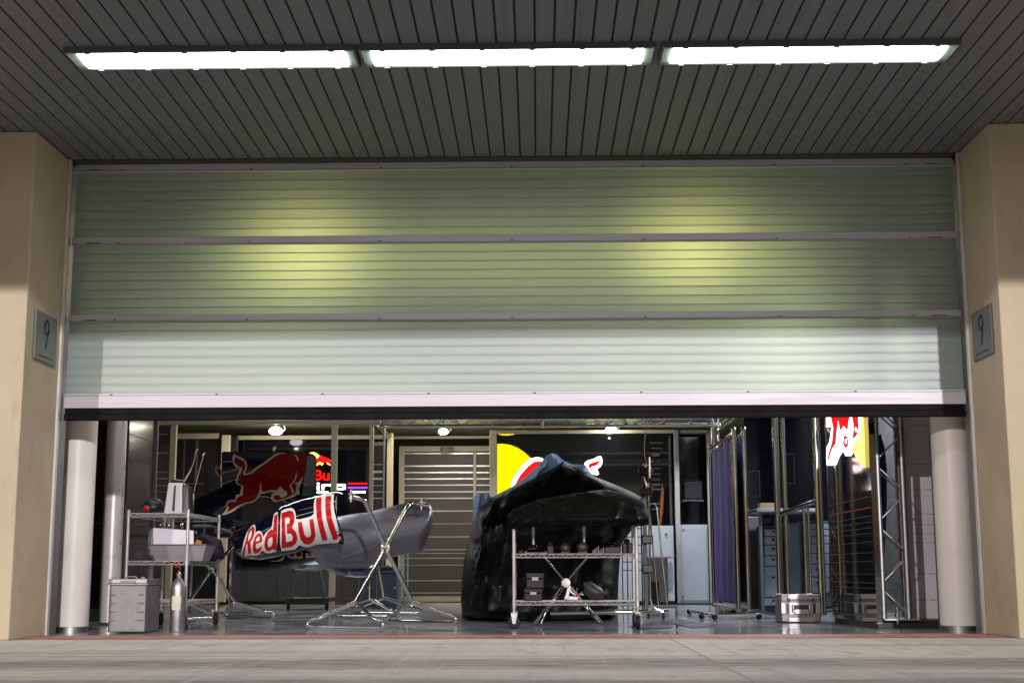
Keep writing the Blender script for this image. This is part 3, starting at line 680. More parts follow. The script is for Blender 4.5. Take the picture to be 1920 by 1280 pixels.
# cupboard bay right of the display
t = thing('cupboard_bay', (2.8, 10.9, 0), 'dark open bay with a small shelf between white posts', 'bay')
mb = MB(); pbox(mb, 1276, 1328, 815, 985, 11.3, .05); mb.build('back_panel', M['panel_black'], t)
mb = MB(); pbox(mb, 1267, 1275.5, 806, 1130, 10.9, .10); pbox(mb, 1328.5, 1336, 812, 1130, 10.9, .10); mb.build('post', mat('pale_post', (.45, .43, .42), .35), t, bevel=.004)
mb = MB(); pbox(mb, 1276, 1328, 806, 811, 10.93, .08); mb.build('top_rail', M['beige'], t, bevel=.004)
mb = MB(); pbox(mb, 1281, 1320, 936, 939.5, 11.05, .24); mb.build('shelf', M['panel_grey'], t)
mb = MB()
for x in range(1286, 1312, 4): pbox(mb, x, x+2.4, 898, 901, 11.2, .05)
pbox(mb, 1284, 1316, 902, 934, 11.15, .09)
tag(mb.build('equipment_box', mat('dim_box', (.03, .03, .04), .4), bevel=.004), 'dark equipment box on the little shelf in the dark bay', 'box')
t = thing('white_cabinet', (2.8, 10.85, 0), 'pale grey cabinet with one plain door below the dark bay', 'cabinet', 'pale cabinets at the back')
mb = MB(); pbox(mb, 1276.3, 1328.2, 983, 1130, 10.92, .3); mb.build('body', M['cab'], t, bevel=.006)
mb = MB(); a = pbox(mb, 1279.5, 1325.5, 989, 1125, 10.905, .012); mb.build('door', M['cab'], t, bevel=.004)
mb = MB(); pbox(mb, 1279, 1283, 990, 994, 10.89, .014); pbox(mb, 1279, 1283, 1116, 1120, 10.89, .014); mb.build('hinge', M['alu'], t)
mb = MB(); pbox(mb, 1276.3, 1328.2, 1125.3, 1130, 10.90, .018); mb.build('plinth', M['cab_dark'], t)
t = thing('white_cabinet', (1.9, 10.6, 0), 'pale grey cabinet with keyhole door and oval slot behind the trolley', 'cabinet', 'pale cabinets at the back')
mb = MB(); a = pbox(mb, 1150, 1264, 985, 1126, 10.6, .4); mb.build('body', M['cab'], t, bevel=.006)
mb = MB(); pbox(mb, 1240, 1260, 994, 1043, 10.585, .013); pbox(mb, 1205, 1237, 994, 1043, 10.585, .013); mb.build('door', M['cab'], t, bevel=.004)
mb = MB(); relief(mb, rounded([(1252, 1052), (1262, 1052), (1262, 1108), (1250, 1108)], 2), lambda x, y: 10.59, lambda x, y: 10.598, 6); mb.build('slot', M['cab_dark'], t)
p = at(1249, 1001, 10.58); mb = MB(); mb.lathe(p, [(.016, 0), (.016, -.02)], 12, 'y'); mb.build('lock', M['ink'], t)
mb = MB(); pbox(mb, 1150, 1264, 1126.5, 1131, 10.63, .3); mb.build('plinth', M['ink'], t)
t = thing('grey_crate', (1.75, 8.9, 0), 'plain grey steel box standing behind the trolley handle', 'box')
mb = MB(); pbox(mb, 1210, 1253, 1044, 1128, 8.9, .4); mb.build('body', M['alu_dull'], t, bevel=.008)
mb = MB(); pbox(mb, 1221, 1236, 1090, 1128, 8.89, .009); mb.build('vent', M['ink'], t)
# wire rack behind the cover
mb = MB()
xa, xb = at(1167, 1050, 8.3).x, at(1204, 1050, 8.3).x
for i in range(7): mb.tube([(xa, 8.3, .55+.12*i), (xb, 8.3, .55+.12*i)], .008, 6)
for i in range(5): x = xa+(xb-xa)*i/4; mb.tube([(x, 8.31, 0), (x, 8.31, 1.32)], .008, 6)
tag(mb.build('wire_rack', M['black']), 'black wire rack seen between the car cover and the jack', 'rack')

# ---- rolling fabric screens
def screen(nm, lb, n0, n1, f0, f1, fab, feet):
    """n0,n1: near bottom / top px ; f0,f1 far bottom / top; each (x, y, Y)"""
    a, b, c, d = at(*n0), at(*n1), at(*f0), at(*f1)
    b.x = a.x+(b.x-a.x)*.0; d.x = c.x; b.y = a.y; d.y = c.y; d.z = b.z; c.z = a.z
    t = thing(nm, ((a.x+c.x)/2, (a.y+c.y)/2, 0), lb, 'folding screen', 'rolling fabric screens')
    for p, q in ((a, b), (c, d)):
        mb = MB(); mb.tube([(p.x, p.y, a.z-.02), (p.x, p.y, q.z)], .027, 14); mb.lathe((p.x, p.y, q.z), [(.027, 0), (.033, .012), (.022, .035)], 14); mb.build('post', M['brass'], t, smooth=50)
    mb = MB(); mb.tube([(a.x, a.y, b.z-.03), (c.x, c.y, b.z-.03)], .018, 10); mb.tube([(a.x, a.y, a.z+.03), (c.x, c.y, a.z+.03)], .018, 10); mb.build('rail', M['chrome'], t, smooth=50)
    mb = MB(); nx, nz = 40, 20; vs = []
    dx = Vector((c.x-a.x, c.y-a.y, 0)); nrm = Vector((-dx.y, dx.x, 0)).normalized()
    for i in range(nx+1):
        for j in range(nz+1):
            u = i/nx; v = j/nz
            p = Vector((a.x, a.y, 0))+dx*(.04+.92*u)+Vector((0, 0, a.z+.09+(b.z-a.z-.19)*v))
            p += nrm*(.016*math.sin(u*23+1.5*math.sin(v*2))*(.4+.6*v)+.010*noise.noise(Vector((u*6, v*2, 3)))); vs.append(p)
    mb.add(vs, [(i*(nz+1)+j, (i+1)*(nz+1)+j, (i+1)*(nz+1)+j+1, i*(nz+1)+j+1) for i in range(nx) for j in range(nz)])
    mb.build('fabric', fab, t, smooth=80)
    mb = MB()
    for u in [k/8 for k in range(9)]:
        p = Vector((a.x, a.y, 0))+dx*(.05+.9*u); mb.lathe((p.x, p.y, b.z-.09), [(.008, -.02), (.012, 0), (.008, .05)], 8)
    mb.build('hook', M['chrome'], t)
    for (p, q) in feet:
        P = fl(*p); Q_ = fl(*q); mb = MB(); mb.tube([(P.x, P.y, .055), (Q_.x, Q_.y, .045)], .022, 10); mb.build('foot', M['chrome'], t, smooth=50)
        mb = MB(); mb.blob((Q_.x, Q_.y, .035), .036, .036, .034, 12, 0); mb.blob((P.x, P.y, .035), .036, .036, .034, 12, 0); mb.build('foot_ball', M['rubber'], t, smooth=80)
    return t
screen('fabric_screen', 'rolling screen with violet blue fabric on chrome posts', (1385, 1143, 4.9), (1385, 806, 4.9), (1339, 1130, 7.2), (1339, 846, 7.2), M['fabric_blue'], (((1423, 1161), (1316, 1161)), ((1340, 1162), (1293, 1151))))
screen('fabric_screen', 'dark second rolling screen close behind the violet one', (1404, 1143, 4.95), (1404, 806, 4.95), (1356, 1130, 7.5), (1356, 846, 7.5), M['fabric_dark'], (((1376, 1150), (1459, 1160)),))

# ---- right bay with benches
t = thing('black_wall', (3.9, 8.3, 0), 'black wall panels with faint frames behind the workbench', 'wall panel')
mb = MB(); a, b = at(1398, 900, 8.3).x, at(1565, 900, 8.3).x; mb.box(a, b, 8.3, 8.36, 0, 3.4); mb.build('panel', M['panel_black'], t)
mb = MB()
for x0, x1, y0, y1 in ((1405, 1425, 882, 930), (1468, 1490, 850, 905)):
    for q in ((x0, x1, y0, y0+1.2), (x0, x1, y1, y1+1.2), (x0, x0+1.2, y0+1.3, y1), (x1-1.2, x1, y0+1.3, y1)): pbox(mb, *q, 8.29, .009)
mb.build('frame', mat('faint_frame', (.02, .02, .022), .4), t)
mb = MB(); pbox(mb, 1402, 1429, 968, 1142, 6.9, .5); tag(mb.build('side_cabinet', mat('mid_grey', (.15, .14, .15), .4), bevel=.01), 'plain mid grey cabinet between the dark screen and the drawers', 'cabinet')
def drawers(x0, x1, y0, y1, Y, rows, lb, mt):
    t = thing('drawer_unit', at((x0+x1)/2, y1, Y), lb, 'drawer unit', 'drawer units by the right wall')
    mb = MB(); X0, X1, Z0, Z1 = pbox(mb, x0, x1, y0, y1, Y, .5); mb.build('body', mat('drawer_carcass', (.05, .055, .065), .4), t, bevel=.006)
    for (ya, yb) in rows:
        mb = MB(); pbox(mb, x0+2.5, x1-1.5, ya, yb, Y-.018, .016); d = mb.build('drawer', mt, t, bevel=.004)
        ym = ya+(yb-ya)*.35; mb = MB(); xm = x0+(x1-x0)*.52
        pbox(mb, xm-3, xm+3, ym-1.8, ym+1.8, Y-.03, .011); mb.build('handle', M['ink'], d, bevel=.002)
drawers(1431, 1468, 985, 1146, 6.2, ((992, 1004), (1006, 1020), (1022, 1040), (1042, 1060), (1062, 1118), (1121, 1134)), 'pale grey drawer unit with black handles under the bench end', M['cab'])
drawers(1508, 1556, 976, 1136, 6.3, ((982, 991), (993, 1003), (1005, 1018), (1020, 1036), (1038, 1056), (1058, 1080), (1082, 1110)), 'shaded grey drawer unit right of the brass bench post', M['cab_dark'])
mb = MB(); pbox(mb, 1471, 1500, 980, 1136, 6.25, .4); tag(mb.build('grey_locker', mat('locker', (.16, .18, .22), .35), bevel=.012), 'plain blue grey locker under the bench', 'locker')
t = thing('workbench', (3.5, 5.9, 0), 'pale workbench top running along the right wall', 'workbench')
mb = MB(); z = 1.285; mb.prism([(3.02, 6.75, z), (3.05, 5.9, z), (3.9, 5.9, z), (3.9, 6.75, z)], (0, 0, .045)); mb.build('top', M['cab'], t, bevel=.006)
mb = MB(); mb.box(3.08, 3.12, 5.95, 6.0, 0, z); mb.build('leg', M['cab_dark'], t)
p = at(1436, 959, 6.3); mb = MB(); mb.box(p.x-.09, p.x+.12, 6.2, 6.4, z+.046, z+.13); tag(mb.build('cardboard_box', mat('card', (.28, .2, .10), .8), bevel=.005), 'small tan carton on the workbench end', 'box')
# truss posts of the right bay
def lattice(nm, lb, x, y0, Y, s=.15, mt='brass', zt=3.1, r=.026):
    t = thing(nm, (x, Y, 0), lb, 'truss post', 'upright trusses at the right')
    for i, (dx, dy) in enumerate(((0, 0), (s*.35, s), (s*.9, s*.4))):
        mb = MB(); mb.tube([(x+dx, Y+dy, y0), (x+dx, Y+dy, zt)], r, 14); mb.build('chord', M[mt], t, smooth=50)
    mb = MB(); z = y0+.1; k = 0; pts = []
    while z < zt: pts.append((x+(0 if k % 2 else s*.35), Y+(0 if k % 2 else s), z)); z += .22; k += 1
    mb.tube(pts, .007, 8); mb.build('lattice', M[mt], t, smooth=50)
lattice('truss_post', 'tall shiny truss post beside the drawer unit', at(1464, 1000, 5.6).x-.04, 0, 5.6, .13, r=.03)
lattice('truss_post', 'tall shiny truss post where the black mirror wall begins', at(1546, 1140, 2.95).x-.03, .07, 2.95, .17, r=.030)
mb = MB(); mb.tube([at(1464, 962, 5.5), at(1534, 936, 4.7)], .022, 12); mb.tube([at(1464, 966, 5.6), at(1534, 941, 4.8)], .016, 12)
p = at(1507, 952, 5.05); mb.tube([(p.x, p.y, p.z), (p.x, p.y, 0)], .024, 12); mb.tube([(p.x+.06, p.y+.05, p.z), (p.x+.06, p.y+.05, 0)], .018, 12)
tag(mb.build('handrail', M['brass'], smooth=50), 'shiny tubular rail and post between the two truss posts', 'rail')

# ---- black mirror wall with lit emblem on the right
WN = Vector((3.345, .98, 0)); WD = Vector((0, 1, 0)); WNn = Vector((-WD.y, WD.x, 0))
def wal(px, py, off=0.0):
    d = ray(px, py); k = (WN+WNn*off-CAM).dot(WNn)/d.dot(WNn); return CAM+d*k
t = thing('mirror_wall', WN, 'black mirror like wall with thin stripes and a lit red emblem', 'wall')
a = WN-WD*.05; b = WN+WD*1.86
mb = MB(); mb.hexa([(a.x, a.y, .05), (a.x+.05, a.y, .05), (b.x+.05, b.y, .05), (b.x, b.y, .05), (a.x, a.y, 3.6), (a.x+.05, a.y, 3.6), (b.x+.05, b.y, 3.6), (b.x, b.y, 3.6)])
mb.build('panel', mat('black_mirror', (.012, .012, .016), .05, var=.2, spec=1.0, rvar=.3), t)
mb = MB(); mb.hexa([(a.x+.01, a.y, 0), (a.x+.05, a.y, 0), (b.x+.05, b.y, 0), (b.x+.01, b.y, 0), (a.x+.01, a.y, .05), (a.x+.05, a.y, .05), (b.x+.05, b.y, .05), (b.x+.01, b.y, .05)]); mb.build('plinth', M['ink'], t)
mb = MB()
def wline(y0, y1, h):
    p, q = wal(1556, y0, .003), wal(1662, y1, .003); z0 = p.z; d = h
    mb.hexa([p+Vector((-.002, 0, -d)), p+Vector((.001, 0, -d)), q+Vector((.001, 0, -d)), q+Vector((-.002, 0, -d)), p+Vector((-.002, 0, 0)), p+Vector((.001, 0, 0)), q+Vector((.001, 0, 0)), q+Vector((-.002, 0, 0))])
for z in (1.22, 1.04, .985, .93, .88, .80, .70, .62, .50, .42, .37, .22, .10):
    p, q = WN+WD*.0, WN+WD*1.85; o = WNn*.004
    mb.hexa([(p+o)+Vector((0, 0, z)), p+Vector((0, 0, z)), q+Vector((0, 0, z)), (q+o)+Vector((0, 0, z)), (p+o)+Vector((0, 0, z+.005)), p+Vector((0, 0, z+.005)), q+Vector((0, 0, z+.005)), (q+o)+Vector((0, 0, z+.005))])
mb.build('stripe', mat('pale_stripe', (.10, .10, .10), .4), t)
mb = MB(); z = 1.115; mb.hexa([(p+o)+Vector((0, 0, z)), p+Vector((0, 0, z)), q+Vector((0, 0, z)), (q+o)+Vector((0, 0, z)), (p+o)+Vector((0, 0, z+.012)), p+Vector((0, 0, z+.012)), q+Vector((0, 0, z+.012)), (q+o)+Vector((0, 0, z+.012))]); mb.build('red_stripe', M['redp'], t)
Z = lambda pts: zp(pts, 1530, 770, 6.737)
def wr(mb, pts, o1, o0=.002, st=6): relief(mb, Z(pts), lambda x, y: o1, lambda x, y: o0, st, mapf=lambda x, y, o: wal(x, y, o))
mb = MB(); mb.cm = 0
wr(mb, [(540, 30), (600, 30), (615, 400), (622, 715), (600, 715), (540, 650), (490, 560), (455, 460), (450, 300)], .02)
mb.cm = 1
wr(mb, [(125, 30), (590, 30), (560, 200), (545, 330), (490, 400), (455, 420), (400, 520), (375, 570), (340, 500), (320, 400), (320, 330), (290, 400), (275, 500), (220, 590), (190, 680), (140, 690), (130, 600), (135, 460), (170, 390), (185, 300), (200, 200), (130, 205)], .03)
mb.cm = 2
wr(mb, [(185, 30), (435, 30), (410, 150), (400, 260), (350, 190), (300, 260), (280, 120), (260, 300), (250, 410), (200, 490), (155, 640), (140, 640), (150, 560), (200, 390), (215, 220), (190, 110)], .036, .031)
wr(mb, [(445, 30), (530, 30), (540, 200), (520, 300), (480, 350), (460, 340), (475, 200)], .036, .031)
wr(mb, [(345, 330), (385, 300), (410, 380), (405, 440), (375, 480), (340, 420)], .036, .031)
mb.cm = 1
wr(mb, [(500, 200), (520, 235), (505, 270), (490, 240)], .042, .037)
wr(mb, [(365, 360), (382, 350), (390, 400), (370, 420)], .042, .037)
mb.build('charging_emblem', [M['e_pyel'], M['e_white'], M['e_red']], t)

# ---- truss tower, cloth and white panel at the right edge
t = thing('truss_tower', (3.7, 1.3, 0), 'satin aluminium lattice tower on a base plate at the right', 'truss tower')
ch = [(at(1656, 1140, 1.16).x, 1.16), (at(1704, 1140, 1.16).x, 1.16), (at(1652, 1140, 1.40).x, 1.42), (at(1700, 1140, 1.40).x, 1.42)]
for x, y in ch:
    mb = MB(); mb.tube([(x, y, .09), (x, y, 3.2)], .031, 18); mb.build('chord', M['alu'], t, smooth=50)
for (i, j) in ((0, 1), (2, 3), (0, 2)):
    mb = MB(); z = .13; k = 0; A_, B_ = ch[i], ch[j]
    while z < 3.0:
        p = (A_ if k % 2 else B_); q = (B_ if k % 2 else A_); mb.tube([(p[0], p[1], z), (q[0], q[1], z+.23)], .009, 8); z += .29; k += 1
    mb.build('lattice', M['alu'], t, smooth=50)
mb = MB(); mb.box(3.46, 3.80, 1.12, 1.49, .075, .089); mb.build('base_plate', M['alu'], t, bevel=.003)
mb = MB(); mb.lathe((3.60, 1.2, 0), [(.004, .03), (.012, .045), (.018, .074), (.018, .10), (.026, .12), (.026, .14), (.012, .15), (.012, .2)], 12); mb.build('levelling_screw', M['chrome'], t, smooth=50)
mb = MB(); mb.box(3.42, 4.22, 1.22, 1.9, .002, .073); tag(mb.build('plinth', M['ink']), 'black plinth under the lattice tower and pale panel', 'plinth')
mb = MB()
cl = [(1651, 812), (1638, 828), (1636, 838), (1642, 862), (1650, 900), (1654, 950), (1648, 990), (1632, 1012), (1618, 1045), (1611, 1078), (1617, 1088), (1640, 1085), (1656, 1062), (1661, 1000), (1663, 940), (1663, 880), (1659, 840)]
relief(mb, cl, lambda x, y: 1.60-.05*math.sin(math.pi/2*min(1, pdist(cl, x, y)/9))+.02*math.sin(x*.5+y*.02), lambda x, y: 1.66, 5)
tag(mb.build('hanging_cloth', M['flag'], smooth=70), 'dark blue cloth hanging behind the lattice tower', 'cloth')
t = thing('pale_wall', (4.05, 1.75, 0), 'pale lilac grey wall panel between the lattice tower and right column', 'wall panel')
mb = MB(); mb.box(3.78, 4.5, 1.70, 1.75, .075, 3.4); mb.build('panel', mat('lilac_panel', (.76, .70, .76), .45, var=.05, scale=1.5), t)
mb = MB()
for z in (1.96, 1.57, 1.32, 1.08, .98, .89, .80, .50, .25): mb.box(3.92, 4.02, 1.694, 1.699, z, z+.010); mb.box(4.05, 4.17, 1.694, 1.699, z, z+.010)
mb.build('slot', mat('slot_tan', (.52, .46, .38), .4), t)
mb = MB(); mb.box(3.78, 4.5, 1.690, 1.699, .075, .20); mb.build('kick_strip', M['white_paint'], t)

# ---- flight case
def flight_case(lb, cx, y, w, d, h):
    t = thing('flight_case', (cx, y+d/2, 0), lb, 'flight case')
    mb = MB(); mb.box(cx-w/2+.006, cx+w/2-.006, y+.006, y+d-.006, .012, h-.006); mb.build('body', M['alu_dull'], t)
    mb = MB()
    for x in (-1, 1):
        for z in (0, 1):
            for yy in (0, 1):
                x0 = cx+x*w/2; x1 = cx+x*(w/2-.075); z0 = .01 if z == 0 else h-.085; mb.box(min(x0, x1), max(x0, x1), (y if yy == 0 else y+d-.06), (y+.06 if yy == 0 else y+d), z0, z0+.085)
    mb.build('corner', M['alu_dull'], t, bevel=.012)
    mb = MB(); mb.box(cx-w/2, cx-w/2+.045, y+.001, y+.012, .096, h-.086); mb.box(cx+w/2-.045, cx+w/2, y+.001, y+.012, .096, h-.086)
    mb.box(cx-w/2+.076, cx+w/2-.076, y+.001, y+.012, h-.05, h); mb.box(cx-w/2+.076, cx+w/2-.076, y+.001, y+.012, .012, .055)
    mb.build('edging', M['alu'], t, bevel=.003)
    mb = MB(); mb.box(cx-w/2+.055, cx-w/2+.085, y-.002, y+.004, .097, h*.66); mb.box(cx+w/2-.085, cx+w/2-.055, y-.002, y+.004, .097, h*.66); mb.build('blue_band', mat('violet_band', (.02, .012, .10), .4), t)
    mb = MB(); mb.box(cx-.125, cx+.125, y-.006, y+.002, .085, h*.72); hd = mb.build('handle_plate', M['alu'], t, bevel=.008)
    mb = MB(); mb.box(cx-.098, cx+.098, y-.009, y-.0065, .115, h*.62); mb.build('recess', M['ink'], hd)
    mb = MB(); mb.tube([(cx-.085, y-.014, h*.60), (cx-.085, y-.022, h*.40), (cx+.085, y-.022, h*.40), (cx+.085, y-.014, h*.60)], .011, 10); mb.box(cx-.07, cx+.07, y-.034, y-.012, h*.33, h*.47); mb.build('grip', M['alu'], hd)
    mb = MB(); mb.box(cx-w/2+.002, cx+w/2-.002, y-.001, y+.003, h*.78, h*.79)
    for s in (-1, 1): mb.box(cx+s*.13-.012, cx+s*.13+.012, y-.010, y+.002, h*.74, h*.86)
    mb.build('latch', M['ink'], t)
p = fl(1503, 1167)
flight_case('aluminium flight case with recessed handle on the floor by the mirror wall', p.x, p.y, .41, .42, .295)

# ---- left group: aluminium box, fire bottle
t = thing('aluminium_box', (-3.42, .66, 0), 'lidded aluminium transport box beside the left white column', 'box')
x0, x1, y0, y1, h = -3.635, -3.30, .42, .90, .47
mb = MB(); mb.box(x0, x1, y0, y1, .01, h-.04); mb.build('body', M['alu_dull'], t, bevel=.016)
mb = MB(); mb.box(x0-.012, x1+.012, y0-.012, y1+.012, h-.045, h-.03); mb.box(x0-.004, x1+.004, y0-.004, y1+.004, h-.03, h+.01); mb.build('lid', M['alu'], t, bevel=.005)
mb = MB()
for k in range(4):
    z = .115+k*.075
    for xx in (x0+.03, x1-.05): mb.tube([(xx-.02, y0-.003, z), (xx+.035, y0-.003, z)], .006, 8)
mb.tube([(x0-.001, y0-.002, .02), (x1+.001, y0-.002, .02)], .007, 8); mb.build('rib', M['alu'], t)
mb = MB(); mb.box(x0+.10, x1-.10, y0-.016, y0-.004, h-.03, h-.004); mb.tube([(x0+.12, y0+.05, h+.012), (x0+.14, y0+.05, h+.03), (x0+.22, y0+.05, h+.03), (x0+.24, y0+.05, h+.012)], .006, 8)
for xx in (x0+.02, x1-.05): mb.box(xx, xx+.03, y0, y0+.03, h+.011, h+.028)
mb.build('fitting', M['alu_dull'], t, bevel=.003)
t = thing('fire_bottle', (-3.03, .66, 0), 'upright polished metal fire bottle with a white label', 'bottle')
bx, by = at(333, 1150, .68).x, .68; r = .071
mb = MB(); mb.lathe((bx, by, 0), [(r*.96, 0), (r, .01), (r, .375), (r*.96, .41), (r*.8, .445), (r*.5, .475), (r*.28, .49), (r*.25, .50)], 36); mb.build('tank', M['alu'], t, smooth=40)
mb = MB(); mb.lathe((bx, by, 0), [(.02, .50), (.024, .51), (.024, .53), (.012, .54), (.012, .553)], 16); mb.build('valve', M['chrome'], t, smooth=40)
mb = MB(); vs = []
for k in range(9):
    a = R(-125+k*70/8); vs += [(bx+(r+.001)*math.cos(a), by+(r+.001)*math.sin(a), .20), (bx+(r+.001)*math.cos(a), by+(r+.001)*math.sin(a), .325)]
mb.add(vs, [(2*i, 2*i+2, 2*i+3, 2*i+1) for i in range(8)]); mb.build('label', mat('label_paper', (.62, .60, .50), .6), t)

# ---- wire shelf carts
def caster(t, x, y, r=.062, ang=0.0):
    mb = MB(); mb.lathe((x, y, r), [(r*.62, -.018), (r*.9, -.018), (r, -.012), (r, .012), (r*.9, .018), (r*.62, .018)], 28, 'x' if abs(ang) < .5 else 'y'); w_ = mb.build('caster', M['rubber'], t, smooth=40)
    mb = MB(); mb.lathe((x, y, r), [(r*.60, -.014), (r*.60, .014)], 20, 'x' if abs(ang) < .5 else 'y'); mb.build('hub', M['alu_dull'], w_, smooth=40)
    mb = MB()
    for s in (-1, 1):
        if abs(ang) < .5: mb.prism([(x+s*.024, y-.03, r*2+.02), (x+s*.024, y+.03, r*2+.02), (x+s*.024, y+.014, r-.012), (x+s*.024, y-.014, r-.012)], (s*.003, 0, 0))
        else: mb.prism([(x-.03, y+s*.024, r*2+.02), (x+.03, y+s*.024, r*2+.02), (x+.014, y+s*.024, r-.012), (x-.014, y+s*.024, r-.012)], (0, s*.003, 0))
    mb.box(x-.027, x+.027, y-.03, y+.03, r*2+.02, r*2+.028); mb.lathe((x, y, 0), [(.017, r*2+.028), (.017, r*2+.06)], 12); mb.build('fork', M['alu'], w_)
def wire_cart(nm, lb, x0, x1, y0, y1, shelves, top, grp, zc=.185, angs=(0, 0, 0, 0)):
    t = thing(nm, ((x0+x1)/2, (y0+y1)/2, 0), lb, 'wire shelf cart', grp)
    for (x, y), an in zip(((x0, y0), (x1, y0), (x0, y1), (x1, y1)), angs):
        mb = MB(); pr = [(.0155, zc), (.0155, top)]; mb.lathe((x, y, 0), pr, 14)
        z = zc+.03
        while z < top: mb.lathe((x, y, z), [(.0168, -.003), (.0168, .003)], 14); z += .05
        mb.lathe((x, y, top), [(.014, 0), (.014, .008), (.008, .012)], 14); mb.build('post', M['wire'], t, smooth=40)
        caster(t, x, y, ang=an)
    for z in shelves:
        mb = MB(); r = .0046
        for yy in (y0, y1):
            mb.tube([(x0, yy, z), (x1, yy, z)], r, 6); mb.tube([(x0, yy, z-.032), (x1, yy, z-.032)], r, 6)
            n = max(4, int((x1-x0)/.088)); pts = [(x0+(x1-x0)*k/(2*n), yy, z-(.031 if k % 2 else .001)) for k in range(2*n+1)]; mb.tube(pts, r*.8, 6)
        for xx in (x0, x1):
            mb.tube([(xx, y0, z), (xx, y1, z)], r, 6); mb.tube([(xx, y0, z-.032), (xx, y1, z-.032)], r, 6)
            n = max(4, int((y1-y0)/.088)); pts = [(xx, y0+(y1-y0)*k/(2*n), z-(.031 if k % 2 else .001)) for k in range(2*n+1)]; mb.tube(pts, r*.8, 6)
        k = y0+.03
        while k < y1: mb.tube([(x0, k, z+.002), (x1, k, z+.002)], .0022, 5); k += .03
        for xx in (x0, x1):
            for yy in (y0, y1): mb.lathe((xx, yy, z-.016), [(.019, -.022), (.017, .022)], 14)
        mb.build('shelf', M['wire'], t)
    return t
G = 'wire shelf carts on casters'
C1 = dict(x0=-3.70, x1=-3.125, y0=1.15, y1=2.45)
wire_cart('wire_cart', 'small wire cart behind the aluminium box, loaded with tray and paper', shelves=(.26, .642, 1.095), top=1.12, grp=G, **C1)
xl, xr = at(964, 1080, 1.32).x, at(1197, 1080, 1.05).x
wire_cart('wire_cart', 'long wire cart in front of the covered car', x0=xl, x1=xr, y0=1.22, y1=1.68, shelves=(.255, .70), top=1.0, grp=G, angs=(1, 0, 0, 0))

# things on the small cart
t = thing('sheet_metal_housing', (-3.35, 1.5, 1.1), 'tapered silver housing with a slot on the small cart top', 'housing')
zt = 1.098; p = at(319, 955, 1.45)
a = at(307, 950, 1.4).x; b = at(341, 950, 1.4).x; a2 = at(314, 910, 1.4).x; b2 = at(340, 910, 1.4).x; z2 = at(330, 904, 1.4).z
mb = MB(); mb.hexa([(a, 1.4, zt), (b, 1.4, zt), (b, 1.62, zt), (a, 1.62, zt), (a2, 1.42, z2), (b2, 1.42, z2), (b2, 1.6, z2), (a2, 1.6, z2)]); mb.build('shell', mat('pale_metal', (.66, .62, .65), .4, .1, var=.05), t, bevel=.012)
xm = (a2+b2)/2; mb = MB(); mb.hexa([(xm-.012, 1.39, zt+.03), (xm+.010, 1.39, zt+.03), (xm+.010, 1.41, zt+.03), (xm-.012, 1.41, zt+.03), (xm-.004, 1.407, z2-.03), (xm+.012, 1.407, z2-.03), (xm+.012, 1.42, z2-.03), (xm-.004, 1.42, z2-.03)]); mb.build('slot', M['ink'], t)
mb = MB(); mb.blob(((a2+b2)/2, 1.5, z2+.015), .075, .07, .018, 12, .2, 3); mb.build('top_cover', M['black'], t, smooth=60)
mb = MB(); mb.hexa([(b+.004, 1.42, zt), (b+.07, 1.44, zt), (b+.07, 1.62, zt), (b+.004, 1.62, zt), (b2+.004, 1.44, z2-.01), (b2+.06, 1.46, z2-.04), (b2+.06, 1.6, z2-.04), (b2+.004, 1.6, z2-.01)]); mb.build('side_block', M['black'], t, bevel=.01)
mb = MB(); mb.tube([at(343, 905, 1.5), at(356, 884, 1.5), at(362, 870, 1.5), at(368, 845, 1.52)], [.011, .009, .006, .006], 10); mb.tube([at(367, 846, 1.52), at(371, 841, 1.52)], .010, 10)
mb.tube([at(363, 922, 1.7), at(374, 880, 1.7), at(382, 852, 1.7)], .006, 10); mb.tube([at(380, 853, 1.7), at(385, 849, 1.7)], .010, 10); mb.tube([at(362, 925, 1.7), at(361, 955, 1.7)], .014, 10)
tag(mb.build('metal_rods', M['chrome'], smooth=50), 'pair of thin upright metal rods behind the silver housing', 'rods')
t = thing('helmet', at(288, 950, 1.6), 'dark rounded helmet with red mark on the small cart top', 'helmet')
p = at(288, 939, 1.6); mb = MB(); mb.blob((p.x, 1.6, zt+.082), .105, .11, .082, 18, .10, 5); mb.build('shell', M['black'], t, smooth=70)
mb = MB(); mb.blob((p.x-.035, 1.53, zt+.065), .055, .045, .035, 12, .15, 8); mb.build('red_patch', M['redp'], t, smooth=70)
zs = .645
t = thing('shallow_tray', at(330, 1045, 1.4), 'shallow grey plastic tray on the middle shelf of the small cart', 'tray')
a, b = at(281, 1022, 1.22).x, at(388, 1022, 1.22).x; a2, b2 = at(290, 1047, 1.22).x, at(378, 1047, 1.22).x; ztp = at(330, 1021, 1.22).z
mb = MB(); mb.hexa([(a2, 1.24, zs), (b2, 1.24, zs), (b2, 1.55, zs), (a2, 1.55, zs), (a, 1.19, ztp), (b, 1.19, ztp), (b, 1.6, ztp), (a, 1.6, ztp)])
mb.f = [f for i, f in enumerate(mb.f) if i != 1]; mb.mi = [0]*len(mb.f); mb.build('bowl', mat('tray_grey', (.24, .22, .24), .4), t)
mb = MB(); mb.tube([(a, 1.19, ztp), (b, 1.19, ztp), (b, 1.6, ztp), (a, 1.6, ztp), (a, 1.19, ztp)], .007, 8); mb.build('rim', M['panel_grey'], t)
mb = MB(); q = [at(288, 1024, 1.27), at(363, 1024, 1.27), at(363, 994, 1.29), at(287, 989, 1.29)]; mb.prism(q, (0, .006, 0)); tag(mb.build('paper_sheet', M['paper']), 'white sheets of paper standing in the grey tray', 'paper')
